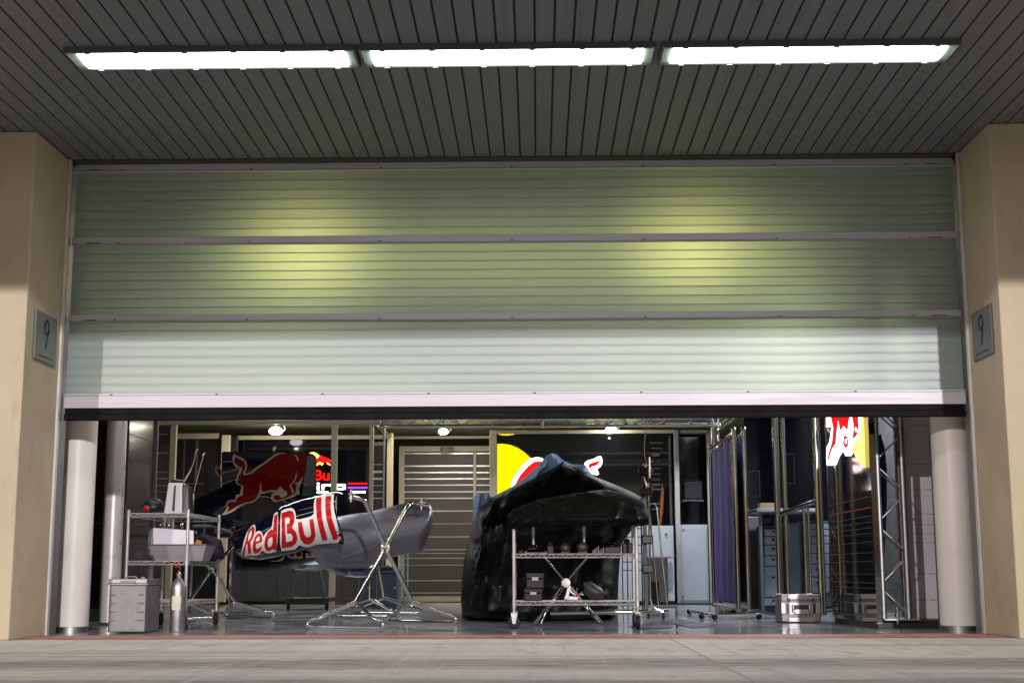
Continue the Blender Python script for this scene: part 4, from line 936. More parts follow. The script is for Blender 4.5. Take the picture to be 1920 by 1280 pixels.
mb = MB(); mb.blob(at(372, 1018, 1.35), .035, .03, .035, 12, .3, 2); tag(mb.build('yellow_glove', M['orange'], smooth=70), 'crumpled orange yellow glove in the grey tray', 'glove')
mb = MB(); c5 = [(368, 1003), (380, 999), (400, 1006), (415, 1012), (420, 1030), (421, 1048), (384, 1049), (386, 1020)]
relief(mb, c5, lambda x, y: 1.75-.12*math.sin(math.pi/2*min(1, pdist(c5, x, y)/14)), lambda x, y: 2.2, 5); tag(mb.build('black_cloth', M['fabric_dark'], smooth=60), 'black cloth heaped at the right end of the small cart shelf', 'cloth')
mb = MB(); mb.tube(smoothpath([at(306, 1058, 1.3), at(320, 1052, 1.3), at(333, 1056, 1.3), at(338, 1066, 1.3)], 2), .012, 10); mb.blob(at(332, 1058, 1.3), .035, .03, .028, 12, .2, 3); tag(mb.build('air_gun', M['redp'], smooth=60), 'red air gun hanging below the shelf above the fire bottle', 'air gun')
mb = MB()
for k, (x, y, s) in enumerate(((303, 984, .02), (316, 986, .025), (330, 987, .02), (341, 985, .02))): mb.blob(at(x, y, 1.9), s, .04, s, 10, .4, k)
tag(mb.build('small_parts', M['chrome'], smooth=60), 'bright small metal parts on the lower shelf behind the paper', 'metal parts')

# ---- chrome trestle stands
def trestle(lb, mt, specs, grp='chrome trestle stands', nm='trestle_stand', root=None):
    t = thing(nm, root or (0, 0, 0), lb, 'stand', grp)
    for name, pts, r in specs:
        mb = MB(); mb.tube(smoothpath(pts, 2) if len(pts) > 2 else pts, r, 14); mb.build(name, M[mt], t, smooth=50)
    return t
def YA(x): return 1.0+(x-640)/150*1.25
def foot(a, b, up, Yf, r=.0205, rise=12):
    """floor bar a-b (px on floor), ends curl up and run to the joint `up`"""
    A_, B_ = fl(*a), fl(*b); J = up; d = (B_-A_).normalized()
    A1 = Vector((A_.x, A_.y, r)); B1 = Vector((B_.x, B_.y, r))
    U = Vector((0, 0, 1)); la = smoothpath([A1+d*.05, A1-d*.02, A1-d*.075+U*.01, A1-d*.08+U*.06, A1+(J-A1)*.12+U*.055, A1+(J-A1)*.3+U*.05, J], 3)
    lb_ = smoothpath([B1-d*.05, B1+d*.02, B1+d*.075+U*.01, B1+d*.08+U*.06, B1+(J-B1)*.12+U*.055, B1+(J-B1)*.3+U*.05, J], 3)
    return [('foot_bar', [A1+d*.02, B1-d*.02], r), ('strut', la, r*.9), ('strut', lb_, r*.9)]
piv = at(723, 1027, 1.72)
J1 = at(667, 1128, 1.15); J2 = at(772, 1125, 2.4)
J3 = at(693, 1122, 4.1); J4 = at(720, 1120, 4.9)
specs = [('leg', [piv+Vector((0, -.02, 0)), J1], .023), ('leg', [piv+Vector((0, .02, 0)), J2], .023),
         ('arm', [piv, at(765, 946, 2.2), at(772, 943, 2.3), at(803, 948, 2.45)], .022),
         ('arm', [piv, at(686, 942, 1.35), at(682, 936, 1.3), at(652, 929, 1.15)], .022),
         ('leg', [at(699, 1060, 4.2), at(693, 1085, 4.1), J3], .021), ('leg', [at(708, 1050, 4.9), J4], .021)]
specs += foot((588, 1180), (705, 1183), J1, 0)+foot((738, 1168), (844, 1171), J2, 0)+foot((628, 1159), (735, 1160), J3, 0)+foot((672, 1152), (778, 1153), J4, 0)
tA = trestle('chrome trestle stand holding up the bodywork with white red lettering', 'chrome', specs, root=(-1.2, 2.0, 0))
mb = MB(); mb.lathe(piv+Vector((0, -.05, 0)), [(.02, 0), (.045, .004), (.045, .05), (.03, .06)], 20, 'y'); mb.build('pivot', M['chrome'], tA, smooth=40)
for p in (at(790, 946, 2.4), at(658, 930, 1.17)):
    mb = MB(); mb.tube([p+Vector((0, 0, -.055)), p+Vector((0, 0, .065))], .011, 10); mb.tube([p+Vector((-.02, -.02, .02)), p+Vector((.05, -.02, .02))], .012, 8); mb.lathe(p, [(.026, -.03), (.026, .03)], 12); mb.build('clamp', M['alu'], tA, smooth=40)
for a in ((590, 1178), (697, 1181), (742, 1168), (840, 1170)):
    q = fl(*a); mb = MB(); mb.lathe((q.x, q.y, .0165), [(.02, -.014), (.02, .014)], 12, 'x'); mb.build('rubber_ring', M['rubber'], tA)
# stand behind the small cart
pB = at(397, 1067, 2.9); K1 = at(440, 1128, 3.4); K2 = at(352, 1130, 2.4); K3 = at(432, 1132, 5.0)
specs = [('leg', [pB, K2], .02), ('leg', [pB, K1], .013), ('arm', [pB, at(440, 1020, 3.2)], .018), ('arm', [pB, at(375, 1050, 2.8)], .016), ('leg', [at(415, 1085, 4.4), K3], .013)]
specs += foot((428, 1159), (506, 1163), K1, 0)+foot((335, 1166), (392, 1162), K2, 0)+foot((405, 1152), (466, 1153), K3, 0)
tB = trestle('chrome trestle stand behind the small wire cart', 'chrome', specs, root=(-3.0, 3.0, 0))
mb = MB(); mb.lathe(pB+Vector((0, -.03, 0)), [(.03, 0), (.03, .06)], 16, 'y'); mb.build('pivot', M['chrome'], tB, smooth=40)
# stand behind the long cart
pC = at(1061, 1092, 2.15)
specs = [('arm', [pC, at(1014, 1036, 2.1)], .010), ('arm', [pC, at(1104, 1042, 2.1)], .010), ('leg', [pC, at(1039, 1125, 2.0), fl(1002, 1172)+Vector((0, 0, .02))], .02), ('leg', [at(1030, 1130, 2.2), fl(1012, 1174)+Vector((0, 0, .02))], .018), ('leg', [pC, at(1103, 1142, 2.2), fl(1128, 1172)+Vector((0, 0, .02))], .022)]
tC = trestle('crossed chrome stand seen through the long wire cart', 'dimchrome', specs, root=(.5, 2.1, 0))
mb = MB(); mb.lathe(pC+Vector((0, -.05, 0)), [(.02, -.002), (.045, 0), (.045, .06)], 20, 'y'); mb.build('pivot', M['alu'], tC, smooth=40)

# small wheeled engine dolly under the bodywork
t = thing('engine_dolly', (-3.1, 8.0, 0), 'small black wheeled dolly in shadow beneath the bodywork', 'dolly')
mb = MB(); X0, X1 = at(538, 1130, 8).x, at(618, 1130, 8).x; zb = at(580, 1128, 8).z; zt_ = at(580, 1068, 8).z
mb.box(X0, X1, 7.9, 8.6, zb, zb+.06); mb.build('base', M['black'], t, bevel=.008)
for s, x in ((1, X0+.05), (-1, X1-.05)):
    mb = MB(); mb.tube([(x+s*.02, 7.95, zb+.05), (x+s*.03, 7.95, zb+.2), (x+s*.10, 7.95, zt_)], .02, 10); mb.tube([(x+s*.10, 8.3, zb+.05), (x+s*.16, 8.3, zt_)], .016, 10); mb.build('upright', M['panel_grey'], t, smooth=50)
mb = MB(); mb.tube([(X0+.12, 7.95, zt_), (X1-.12, 7.95, zt_)], .016, 10); mb.build('crossbar', M['alu'], t)
for x in (X0+.03, X1-.03):
    caster(t, x, 7.95, .05)

# ---- bodywork pieces
def bulge(poly, Y0, B, Rr, endl=26, endr=14, pw=.75):
    xs = [p[0] for p in poly]; x0, x1 = int(min(xs)), int(max(xs))+1; T = []
    for x in range(x0, x1+1):
        xx = min(max(x+.01, min(xs)+.3), max(xs)-.3); c = []
        for (ax, ay), (bx, by_) in zip(poly, poly[1:]+poly[:1]):
            if (ax > xx) != (bx > xx): c.append(ay+(by_-ay)*(xx-ax)/(bx-ax))
        T.append((min(c), max(c)))
    W_ = 9; n = len(T)
    sm = [(sum(T[min(max(j, 0), n-1)][0] for j in range(i-W_, i+W_+1))/(2*W_+1), sum(T[min(max(j, 0), n-1)][1] for j in range(i-W_, i+W_+1))/(2*W_+1)) for i in range(n)]
    def f(x, y):
        i = min(max(x-x0, 0), n-1.001); k = int(i); q = i-k
        t = sm[k][0]*(1-q)+sm[min(k+1, n-1)][0]*q; b_ = sm[k][1]*(1-q)+sm[min(k+1, n-1)][1]*q
        v = min(1, max(0, (y-t)/max(b_-t, 1))); e = min(1, (x-min(xs)+.5)/endl)*1.0; e2 = min(1, (max(xs)-x+.5)/endr)
        e = max(0, e); e2 = max(0, e2)
        return (Y0(x) if callable(Y0) else Y0)-B*math.sin(math.pi*v)**pw*math.sin(math.pi/2*e)**.6*math.sin(math.pi/2*e2)**.5
    return f
silver = [(556, 1004), (590, 985), (628, 969), (660, 963), (687, 960), (715, 953), (753, 944), (790, 941.5), (804, 943), (810, 951), (812, 962), (811, 975), (807, 998), (799, 1012), (799, 1033), (778, 1037), (757, 1039), (735, 1045), (715, 1050), (700, 1058), (685, 1063), (640, 1063.5), (605, 1062), (590, 1051), (575, 1038), (560, 1030)]
t = thing('silver_cowling', (-1.3, 2.7, .9), 'unpainted silver bodywork shell held by the chrome trestle stand', 'bodywork')
ys = bulge(silver, lambda x: 2.62+(x-640)/180*.55, .42, 46, pw=.95)
mb = MB(); relief(mb, silver, ys, lambda x, y: 2.80+(x-640)/180*.55, 5); mb.build('shell', M['silver'], t, smooth=60)
mb = MB()
def strokes(mb, pts, w_, yf, off):
    for (x0, y0), (x1, y1) in zip(pts, pts[1:]):
        L = math.hypot(x1-x0, y1-y0); n = max(1, int(L/5)); nx, ny = -(y1-y0)/L*w_/2, (x1-x0)/L*w_/2
        for k in range(n):
            ax, ay = x0+(x1-x0)*k/n, y0+(y1-y0)*k/n; bx, by_ = x0+(x1-x0)*(k+1)/n, y0+(y1-y0)*(k+1)/n
            mb.add([at(ax+nx, ay+ny, yf(ax, ay)-off), at(bx+nx, by_+ny, yf(bx, by_)-off), at(bx-nx, by_-ny, yf(bx, by_)-off), at(ax-nx, ay-ny, yf(ax, ay)-off)], [(0, 1, 2, 3)])
strokes(mb, [(752, 1030), (752, 1018), (760, 1011), (786, 1010)], .8, ys, .006)
strokes(mb, [(737, 970), (765, 970), (771, 964), (770, 955)], .8, ys, .006)
strokes(mb, [(609, 1022), (610, 1058)], .8, ys, .006); strokes(mb, [(637, 1022), (638, 1050)], .8, ys, .006)
strokes(mb, [(640, 1046), (700, 1024), (715, 1012)], .8, ys, .006); strokes(mb, [(700, 1052), (757, 1037)], .7, ys, .006)
mb.build('panel_lines', mat('seam', (.10, .09, .10), .5), t)
mb = MB()
strokes(mb, [(702, 1024), (703, 1017), (706, 1021), (709, 1017), (709, 1024)], 1.2, ys, .007); strokes(mb, [(711, 1017), (713, 1024), (715, 1019), (717, 1024), (718.5, 1018)], 1.2, ys, .007)
mb.build('initials', mat('maroon_mark', (.12, .02, .02), .5), t)
mb = MB(); random.seed(2); x = 643
while x < 682:
    l = 1+random.random()*2.2; strokes(mb, [(x, 1055-(x-643)*.06), (x+l, 1055-(x-643)*.06)], 2.0, ys, .007); x += l+.8
mb.add([at(638+2.4*math.cos(k*math.pi/5), 1057.5+2.4*math.sin(k*math.pi/5), ys(638, 1057)-.007) for k in range(10)], [tuple(range(10))]); mb.build('scribble', M['ink'], t)

pod = [(430, 1002), (438, 997), (458, 987), (479, 977), (509, 959), (528, 947), (556, 937), (592, 928), (610, 923), (627, 920), (648, 917), (660, 921), (664, 926), (640, 926), (630, 930), (628.5, 945), (632, 969), (639, 989), (645, 1008), (645, 1020), (615, 1020), (588, 1023), (560, 1034), (520, 1043), (490, 1049), (455, 1047), (441, 1034), (434, 1017)]
t = thing('painted_sidepod', (-2.3, 1.9, .9), 'navy bodywork shell with big white outlined red lettering', 'bodywork')
yp = bulge(pod, lambda x: 1.95+(x-540)/200*.10, .32, 40, endl=40, endr=8)
mb = MB(); relief(mb, pod, yp, lambda x, y: 2.05+(x-540)/200*.10, 6); mb.build('shell', M['navy'], t, smooth=60)
S = lambda pts: zp(pts, 430, 910, 7.11)
def decal(mb, poly, yf, off, st=5): relief(mb, poly, lambda x, y: yf(x, y)-off, None, st)
mb = MB(); mb.cm = 0
decal(mb, rounded(S([(142, 958), (200, 720), (238, 610), (300, 530), (340, 515), (350, 560), (345, 640), (375, 602), (420, 605), (448, 650), (455, 690), (475, 640), (520, 590), (565, 570), (590, 395), (605, 365), (655, 340), (637, 870), (560, 895), (500, 900), (462, 880), (440, 860), (400, 910), (370, 930), (320, 935), (290, 925)]), 1), yp, .008)
decal(mb, rounded(S([(675, 875), (680, 345), (740, 310), (820, 295), (860, 310), (885, 370), (885, 460), (1130, 400), (1125, 250), (1135, 180), (1155, 140), (1400, 95), (1385, 200), (1395, 330), (1440, 500), (1505, 755), (1240, 775), (1130, 790), (1060, 820), (990, 815), (940, 790), (920, 800), (880, 850), (780, 862)]), 1), yp, .008)
mb.cm = 1
letters = [[(165, 928), (215, 740), (240, 640), (255, 590), (310, 535), (335, 560), (335, 640), (310, 710), (280, 750), (292, 900), (250, 908), (238, 765), (226, 780), (203, 922)],
 [(312, 850), (315, 760), (340, 680), (385, 630), (425, 640), (440, 700), (435, 745), (355, 775), (352, 825), (372, 850), (400, 830), (435, 800), (430, 840), (395, 885), (355, 905), (325, 895)],
 [(465, 790), (475, 700), (510, 620), (560, 580), (580, 592), (600, 395), (642, 375), (632, 850), (595, 860), (590, 840), (540, 870), (500, 870), (475, 840)],
 [(697, 835), (695, 365), (800, 330), (850, 345), (868, 400), (865, 480), (835, 560), (890, 620), (910, 700), (890, 770), (830, 815)],
 [(912, 490), (965, 480), (1000, 650), (1035, 690), (1075, 680), (1090, 640), (1065, 455), (1120, 440), (1150, 660), (1125, 740), (1060, 785), (1000, 775), (950, 720), (925, 620)],
 [(1160, 165), (1228, 152), (1225, 280), (1235, 420), (1270, 580), (1310, 720), (1240, 735), (1200, 590), (1165, 420), (1155, 280)],
 [(1283, 142), (1358, 132), (1350, 280), (1365, 430), (1410, 570), (1462, 715), (1385, 725), (1340, 600), (1295, 450), (1280, 300)]]
for L_ in letters: decal(mb, S(L_), yp, .014, 4)
mb.cm = 0
for L_ in ([(262, 645), (285, 597), (300, 600), (300, 640), (280, 700), (248, 740)], [(352, 745), (365, 700), (395, 670), (405, 700), (400, 730)], [(510, 770), (520, 720), (545, 690), (575, 690), (575, 770), (550, 815), (520, 815)], [(740, 435), (785, 420), (808, 450), (795, 505), (762, 515), (768, 640), (820, 640), (848, 690), (835, 735), (755, 752)]):
    decal(mb, S(L_), yp, .020, 4)
mb.build('lettering', [M['white'], M['red']], t)

low = [(440, 1028), (441, 1068), (465, 1071.5), (490, 1071.5), (515, 1068), (534, 1063), (560, 1057), (598, 1048), (606, 1030), (560, 1018), (500, 1020)]
t = thing('lower_bodywork', (-2.6, 2.5, .7), 'dark lower bodywork shell partly hidden under the lettered one', 'bodywork')
yl = bulge(low, 2.45, .2, 25)
mb = MB(); relief(mb, low, yl, lambda x, y: 2.6, 6); mb.build('shell', mat('black_navy', (.003, .003, .008), .3, spec=.08), t, smooth=60)
mb = MB(); mb.cm = 0
for q in ([(505, 1051), (520, 1050), (528, 1046), (534, 1040), (531, 1049), (524, 1052), (512, 1052)], [(537, 1041), (567, 1034), (567, 1046), (552, 1047), (544, 1046)], [(573, 1036), (584, 1036), (592, 1043), (574, 1045.5)]): decal(mb, q, yl, .008, 4)
mb.cm = 1
for q in ([(541, 1038), (552, 1038), (551, 1043), (545, 1043)], [(556, 1033), (564.5, 1033), (564.5, 1043), (556, 1043)], [(576, 1036), (583, 1038), (588, 1041), (576, 1042.5)]): decal(mb, q, yl, .013, 4)
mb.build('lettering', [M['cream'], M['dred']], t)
mb = MB(); gp = [(542, 1064), (560, 1058), (595, 1049), (606, 1058), (628, 1062), (604, 1067), (570, 1067)]
relief(mb, gp, bulge(gp, 2.75, .08, 8), lambda x, y: 2.85, 6); tag(mb.build('grey_undertray', M['ltblue'], smooth=60), 'pale blue grey undertray edge below the silver cowling', 'bodywork')
t = thing('blue_undertray', (-1.8, 3.1, .65), 'dark blue curved moulding with a pale edge below the silver cowling', 'bodywork')
bp_ = [(600, 1058), (706, 1056), (701, 1075), (690, 1080), (668, 1080.5), (650, 1078.5), (628, 1074), (610, 1067)]
mb = MB(); relief(mb, bp_, bulge(bp_, 3.1, .15, 12), lambda x, y: 3.3, 6); mb.build('shell', M['bluepart'], t, smooth=60)
mb = MB(); mb.tube([at(x, y, 3.03) for x, y in ((606, 1065), (628, 1074.5), (650, 1079), (668, 1081), (692, 1080.5))], .006, 8); mb.build('edge', M['ltblue'], t, smooth=60)

# engine cover with the bull emblem
crest = lambda x: 940-(x-355)*.409 if x < 470 else 893+(x-470)*.02+max(0, x-500)*.25
ec = [(355, 941), (385, 927), (415, 914), (415.5, 848), (420, 846), (500, 847.5), (560, 849), (584, 852), (591, 858), (593, 868), (593, 928), (556, 936), (545, 942), (520, 956), (500, 967), (470, 980), (445, 988), (420, 973), (395, 962), (362, 955)]
t = thing('engine_cover', (-2.9, 3.2, 1.2), 'dark navy engine cover with red charging animal emblem and fin', 'bodywork')
def ye(x, y):
    s = y-crest(x); q = max(0, min(1, (s+4)/46)); q = math.sin(q*math.pi/2)**1.2 if q > 0 else 0
    return 3.05-.30*q
mb = MB(); relief(mb, ec, ye, lambda x, y: 3.12, 5); mb.build('shell', M['navy'], t, smooth=50)
E1 = lambda pts: zp(pts, 350, 840, 6.4)
mb = MB(); mb.cm = 0
decal(mb, E1([(570, 65), (600, 90), (640, 105), (690, 130), (718, 165), (725, 215), (708, 270), (700, 298), (730, 302), (770, 285), (830, 230), (920, 175), (990, 120), (1060, 70), (1110, 55), (1185, 55), (1190, 70), (1380, 72), (1395, 345), (1350, 480), (1355, 550), (1330, 555), (1290, 580), (1200, 610), (1080, 645), (1040, 640), (1010, 600), (1020, 555), (1060, 530), (1000, 520), (930, 545), (890, 545), (860, 600), (800, 650), (720, 665), (640, 700), (540, 765), (470, 795), (415, 800), (450, 770), (490, 705), (470, 680), (490, 630), (540, 615), (580, 620), (590, 560), (640, 545), (655, 450), (600, 430), (585, 390), (600, 340), (640, 240), (590, 230), (550, 160), (550, 100)]), ye, .006)
mb.cm = 1
decal(mb, E1([(580, 100), (640, 130), (690, 155), (706, 200), (698, 245), (672, 300), (690, 322), (780, 302), (850, 245), (930, 193), (1000, 138), (1070, 87), (1130, 66), (1440, 62), (1447, 150), (1420, 260), (1390, 345), (1330, 420), (1300, 540), (1200, 590), (1080, 625), (1040, 600), (1045, 565), (1110, 556), (1130, 585), (1200, 560), (1200, 540), (1150, 505), (1000, 502), (930, 522), (880, 512), (865, 545), (835, 600), (780, 630), (700, 648), (620, 683), (540, 740), (475, 768), (505, 710), (490, 685), (500, 650), (540, 635), (580, 642), (612, 590), (640, 575), (672, 568), (682, 450), (612, 420), (606, 390), (616, 345), (650, 300), (668, 232), (610, 212), (572, 160)]), ye, .011)
mb.cm = 0
for q in ([(888, 400), (893, 490), (905, 530), (890, 545), (865, 540), (878, 500), (878, 430)], [(1315, 260), (1322, 330), (1295, 400), (1255, 440), (1285, 520), (1270, 545), (1235, 445), (1288, 385), (1308, 330)], [(1397, 343), (1350, 478), (1325, 440), (1285, 425), (1340, 405)], [(1127, 455), (1150, 490), (1205, 525), (1205, 565), (1150, 592), (1115, 580), (1120, 558), (1175, 548), (1130, 515), (1060, 530)], [(1288, 75), (1330, 95), (1346, 155), (1330, 150), (1318, 112)], [(1345, 500), (1355, 545), (1330, 560), (1310, 530)]): decal(mb, E1(q), ye, .016, 4)
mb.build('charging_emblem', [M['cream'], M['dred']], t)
mb = MB(); decal(mb, E1([(1452, 85), (1520, 85), (1548, 150), (1548, 560), (1380, 585), (1400, 440), (1430, 260)]), ye, .012); mb.build('fin_end', M['grey_fin'], t)
mb = MB(); strokes(mb, [(415, 887), (451, 878)], 2.5, ye, .009); strokes(mb, [(415, 866), (440, 864)], 2.5, ye, .009); mb.build('side_stripes', mat('dull_stripe', (.12, .12, .14), .3), t)
p = at(513, 843, 3.1); mb = MB(); mb.lathe(p, [(.006, -.03), (.012, -.01), (.012, .03), (.004, .045)], 10); mb.lathe(p+Vector((.02, 0, .01)), [(.008, -.01), (.008, .03)], 10); mb.build('fin_bolt', M['chrome'], t)
# intake opening under the nose of the cover
mb = MB(); pts = [at(x, y, 2.72) for x, y in ((362, 942), (376, 939.5), (390, 939.5), (404, 942))]
t = thing('rear_wing_plate', at(400, 900, 3.6), 'dark striped end plate with a red tail tip left of the engine cover', 'bodywork')
wp = [(382, 869), (414, 868), (414.5, 916), (400, 921), (383, 925)]
mb = MB(); relief(mb, wp, lambda x, y: 3.4, lambda x, y: 3.44, 8); mb.build('plate', M['navy'], t)
yw = lambda x, y: 3.4
mb = MB(); mb.cm = 0; decal(mb, E1([(355, 205), (375, 225), (414, 240), (414, 355), (385, 340), (350, 310), (338, 265)]), yw, .004); mb.cm = 1; decal(mb, E1([(365, 228), (385, 245), (414, 256), (414, 325), (385, 310), (360, 270)]), yw, .008); mb.cm = 2; strokes(mb, [(383, 884), (402, 883)], 2, yw, .003)
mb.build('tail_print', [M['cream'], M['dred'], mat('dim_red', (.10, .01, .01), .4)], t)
# flat floor piece / intake under engine cover nose
mb = MB(); q = [(356, 943), (404, 941), (424, 950), (440, 985), (428, 992), (400, 985), (360, 975)]
relief(mb, q, bulge(q, 3.0, .1, 10), lambda x, y: 3.2, 6); tag(mb.build('intake_duct', M['rubber'], smooth=60), 'matt black intake duct below the nose of the engine cover', 'duct')
t = thing('parts_bench', (-3.4, 4.2, 0), 'cluttered bench with pale pipes below the engine cover', 'bench')
mb = MB(); pbox(mb, 352, 437, 1000, 1006, 4.2, .6); mb.build('top', M['black'], t)
mb = MB()
for x in (356, 430): pbox(mb, x, x+3, 1006, 1150, 4.25, .05)
mb.build('leg', M['alu_dull'], t)
mb = MB(); mb.tube([at(362, 986, 4.3), at(440, 986, 4.3)], .018, 10); mb.tube([at(383, 975, 4.3), at(383, 1000, 4.3)], .014, 10); mb.tube([at(430, 975, 4.3), at(431, 1000, 4.3)], .014, 10); mb.tube([at(415, 992, 4.25), at(437, 1001, 4.25)], .02, 10)
pbox(mb, 402, 428, 989, 1000, 4.35, .1); pbox(mb, 352, 366, 995, 1000, 4.3, .1)
tag(mb.build('pipe_assembly', M['cab'], smooth=40), 'pale pipe assembly lying on the bench below the engine cover', 'pipes')

# blue grey bins behind the stand
t = thing('storage_bin', at(710, 1138, 8.6), 'stacked blue grey plastic bin behind the chrome stand', 'bin')
mb = MB(); X0, X1, Z0, Z1 = pbox(mb, 673, 744, 1074, 1139, 8.6, .45); mb.build('body', M['binblue'], t, bevel=.012)
mb = MB(); mb.box(X0-.015, X1+.015, 8.58, 9.06, Z1+.001, Z1+.035); mb.build('lid', M['binblue'], t, bevel=.006)
mb = MB(); mb.box((X0+X1)/2-.02, (X0+X1)/2-.012, 8.59, 8.598, .03, Z1-.02); mb.box(X1-.05, X1-.01, 8.585, 8.598, Z1*.55, Z1*.62); mb.build('ridge', M['alu'], t)
mb = MB(); mb.blob(at(722, 1068, 8.8), .16, .12, .06, 12, .3, 4); tag(mb.build('black_bag', M['fabric_dark'], smooth=60), 'soft black bag lying on the blue grey bin', 'bag')
t = thing('pale_stand', at(757, 1100, 9.2), 'pair of thin pale poles behind the trestle stand', 'stand')
for x in (752, 757, 764): mb = MB(); X = at(x, 1080, 9.2).x; mb.tube([(X, 9.2, 0), (X, 9.2, 1.0)], .012, 10); mb.build('pole', M['ltblue'], t, smooth=50)
mb = MB(); pbox(mb, 646, 672, 1074, 1120, 9.8, .35); tag(mb.build('tan_box', mat('olive_box', (.09, .08, .06), .6), bevel=.01), 'dim olive box in the shadow left of the blue grey bin', 'box')

# ---- covered car
def crease(L_, x, y):
    t = 0
    for (a, b, w_, h) in L_:
        dx, dy = b[0]-a[0], b[1]-a[1]; q = max(0, min(1, ((x-a[0])*dx+(y-a[1])*dy)/(dx*dx+dy*dy)))
        d = math.hypot(a[0]+q*dx-x, a[1]+q*dy-y); t += h*max(0, 1-d/w_)*(1-.5*q)
    return t
bl = [(886, 975), (889, 930), (893, 921), (905, 924), (914, 922), (921, 932), (935, 925), (958, 913), (980, 898), (1005, 876), (1025, 854), (1034, 849), (1044, 852), (1058, 864), (1072, 870), (1098, 871), (1105, 882), (1120, 900), (1080, 960), (960, 990)]
t = thing('covered_car', (.6, 4.4, 0), 'racing car hidden under a blue inner sheet and a black outer sheet', 'covered car')
def fold(x, y, a=1): return .42*a*(.030*math.sin((x*.9+y*.55)*.14+2*noise.noise(Vector((x*.01, y*.013, 1))))+.05*noise.noise(Vector((x*.022, y*.022, 4)))+.02*noise.noise(Vector((x*.06, y*.06, 9))))
mb = MB(); relief(mb, bl, lambda x, y: 4.25+(1-min(1, pdist(bl, x, y)/10))*.10+fold(x, y, 2.2)-crease([((1034, 850), (1000, 900), 6, .08), ((1034, 850), (1052, 875), 5, .06), ((1010, 872), (1030, 880), 4, .05), ((900, 925), (893, 970), 5, .07), ((915, 925), (908, 960), 4, .07), ((960, 913), (925, 945), 5, .06)], x, y), lambda x, y: 5.4, 4); mb.build('inner_sheet', M['blue_tarp'], t, smooth=50)
bk = [(866, 1153), (864, 1120), (867, 1080), (871, 1046), (878, 1015), (884, 990), (889, 968), (897, 952), (912, 942), (935, 930), (962, 916), (1000, 897), (1030, 881), (1050, 868), (1057, 865), (1068, 872), (1098, 884), (1125, 897), (1155, 909), (1190, 924), (1206, 934), (1210, 955), (1190, 985), (1165, 1020), (1160, 1080), (1158, 1148), (1100, 1160), (1000, 1162), (930, 1160), (890, 1157)]
CR = [((1057, 866), (985, 920), 9, .10), ((1057, 866), (1020, 905), 5, .06), ((1057, 866), (1110, 900), 8, .07), ((1100, 884), (1135, 915), 6, .06), ((930, 935), (895, 1010), 9, .09),
      ((960, 918), (915, 1000), 7, .06), ((905, 990), (885, 1100), 8, .07), ((935, 985), (908, 1090), 10, .09), ((908, 1090), (900, 1150), 8, .07), ((948, 1000), (930, 1120), 8, .06), ((1000, 900), (930, 960), 5, .05), ((890, 1040), (878, 1140), 6, .06)]
CC = [((957, 960), (1010, 945), 5, .035), ((1010, 945), (1075, 932), 4, .03), ((1000, 938), (1040, 950), 3.5, .03), ((1040, 950), (1110, 947), 4, .03), ((1100, 922), (1160, 935), 4, .03), ((1120, 930), (1215, 965), 6, .04), ((965, 985), (985, 950), 4, .03), ((1150, 984), (1165, 940), 5, .03), ((1060, 984), (1050, 955), 5, .02), ((1200, 985), (1190, 945), 4, .03)]
def ybk(x, y):
    v = (y-865)/290; e = 1-min(1, pdist(bk, x, y)/16)
    ridge = .05*math.sin(x*.11+.5*math.sin(y*.02))*max(0, min(1, (y-960)/100))
    diag = -.06*max(0, 1-abs((y-(905+(x-985)*-.45)))/14)*(1 if 940 < x < 1060 else 0)
    return 4.1-1.05*min(1, v*1.25)+e*e*.28+fold(x, y, 1.3)+ridge*.6-crease(CR, x, y)
mb = MB(); relief(mb, bk, ybk, lambda x, y: 6.2, 4.5); mb.build('outer_sheet', M['black_tarp'], t, smooth=40)
# second black sheet over the long cart
ct = [(949, 987), (953, 965), (962, 955), (985, 945), (1010, 935), (1050, 929), (1100, 921), (1135, 917), (1160, 922), (1195, 934), (1212, 945), (1218, 962), (1216, 982), (1203, 986), (1150, 984), (1100, 985), (1040, 983), (985, 989), (962, 991)]
def yct(x, y):
    v = (y-917)/70; return 1.95-.85*min(1, max(0, v)*1.3)-1.7*crease(CC, x, y)+fold(x, y, .8)+.012*math.sin(x*.16+y*.1)*max(0, v)+(1-min(1, pdist(ct, x, y)/8))*.05
mb = MB(); relief(mb, ct, yct, lambda x, y: 2.1, 3.5)
tag(mb.build('cart_sheet', mat('black_sheet_matt', (.0035, .0033, .0033), .46, bump=.15, bscale=10, spec=.07), smooth=40), 'black plastic sheet draped over the top of the long wire cart', 'sheet')

# things on the long cart
zL, zM = .260, .705
def case(lb, x0, x1, y0, y1, Y, d, z):
    t = thing('tool_case', at((x0+x1)/2, y1, Y), lb, 'tool case', 'black tool cases on the long cart')
    a, b = at(x0, y1, Y).x, at(x1, y1, Y).x; h = at(x0, y0, Y).z-at(x0, y1, Y).z
    m_ = mat('case_black', (.010, .009, .010), .5, spec=.3)
    mb = MB(); mb.box(a, b, Y, Y+d, z, z+h*.6); mb.build('body', m_, t, bevel=.008)
    mb = MB(); mb.box(a-.004, b+.004, Y-.004, Y+d+.004, z+h*.61, z+h); mb.build('lid', m_, t, bevel=.01)
    mb = MB(); mb.box((a+b)/2-.03, (a+b)/2+.03, Y-.012, Y-.0045, z+h*.5, z+h*.72); mb.build('latch', M['alu_dull'], t)
    return z+h
zz = case('lower of the two black tool cases on the cart bottom shelf', 983, 1017, 1101, 1124, 1.32, .22, zL)
case('upper of the two black tool cases, with a white label', 987, 1020, 1071, 1100, 1.32, .22, zz+.002)
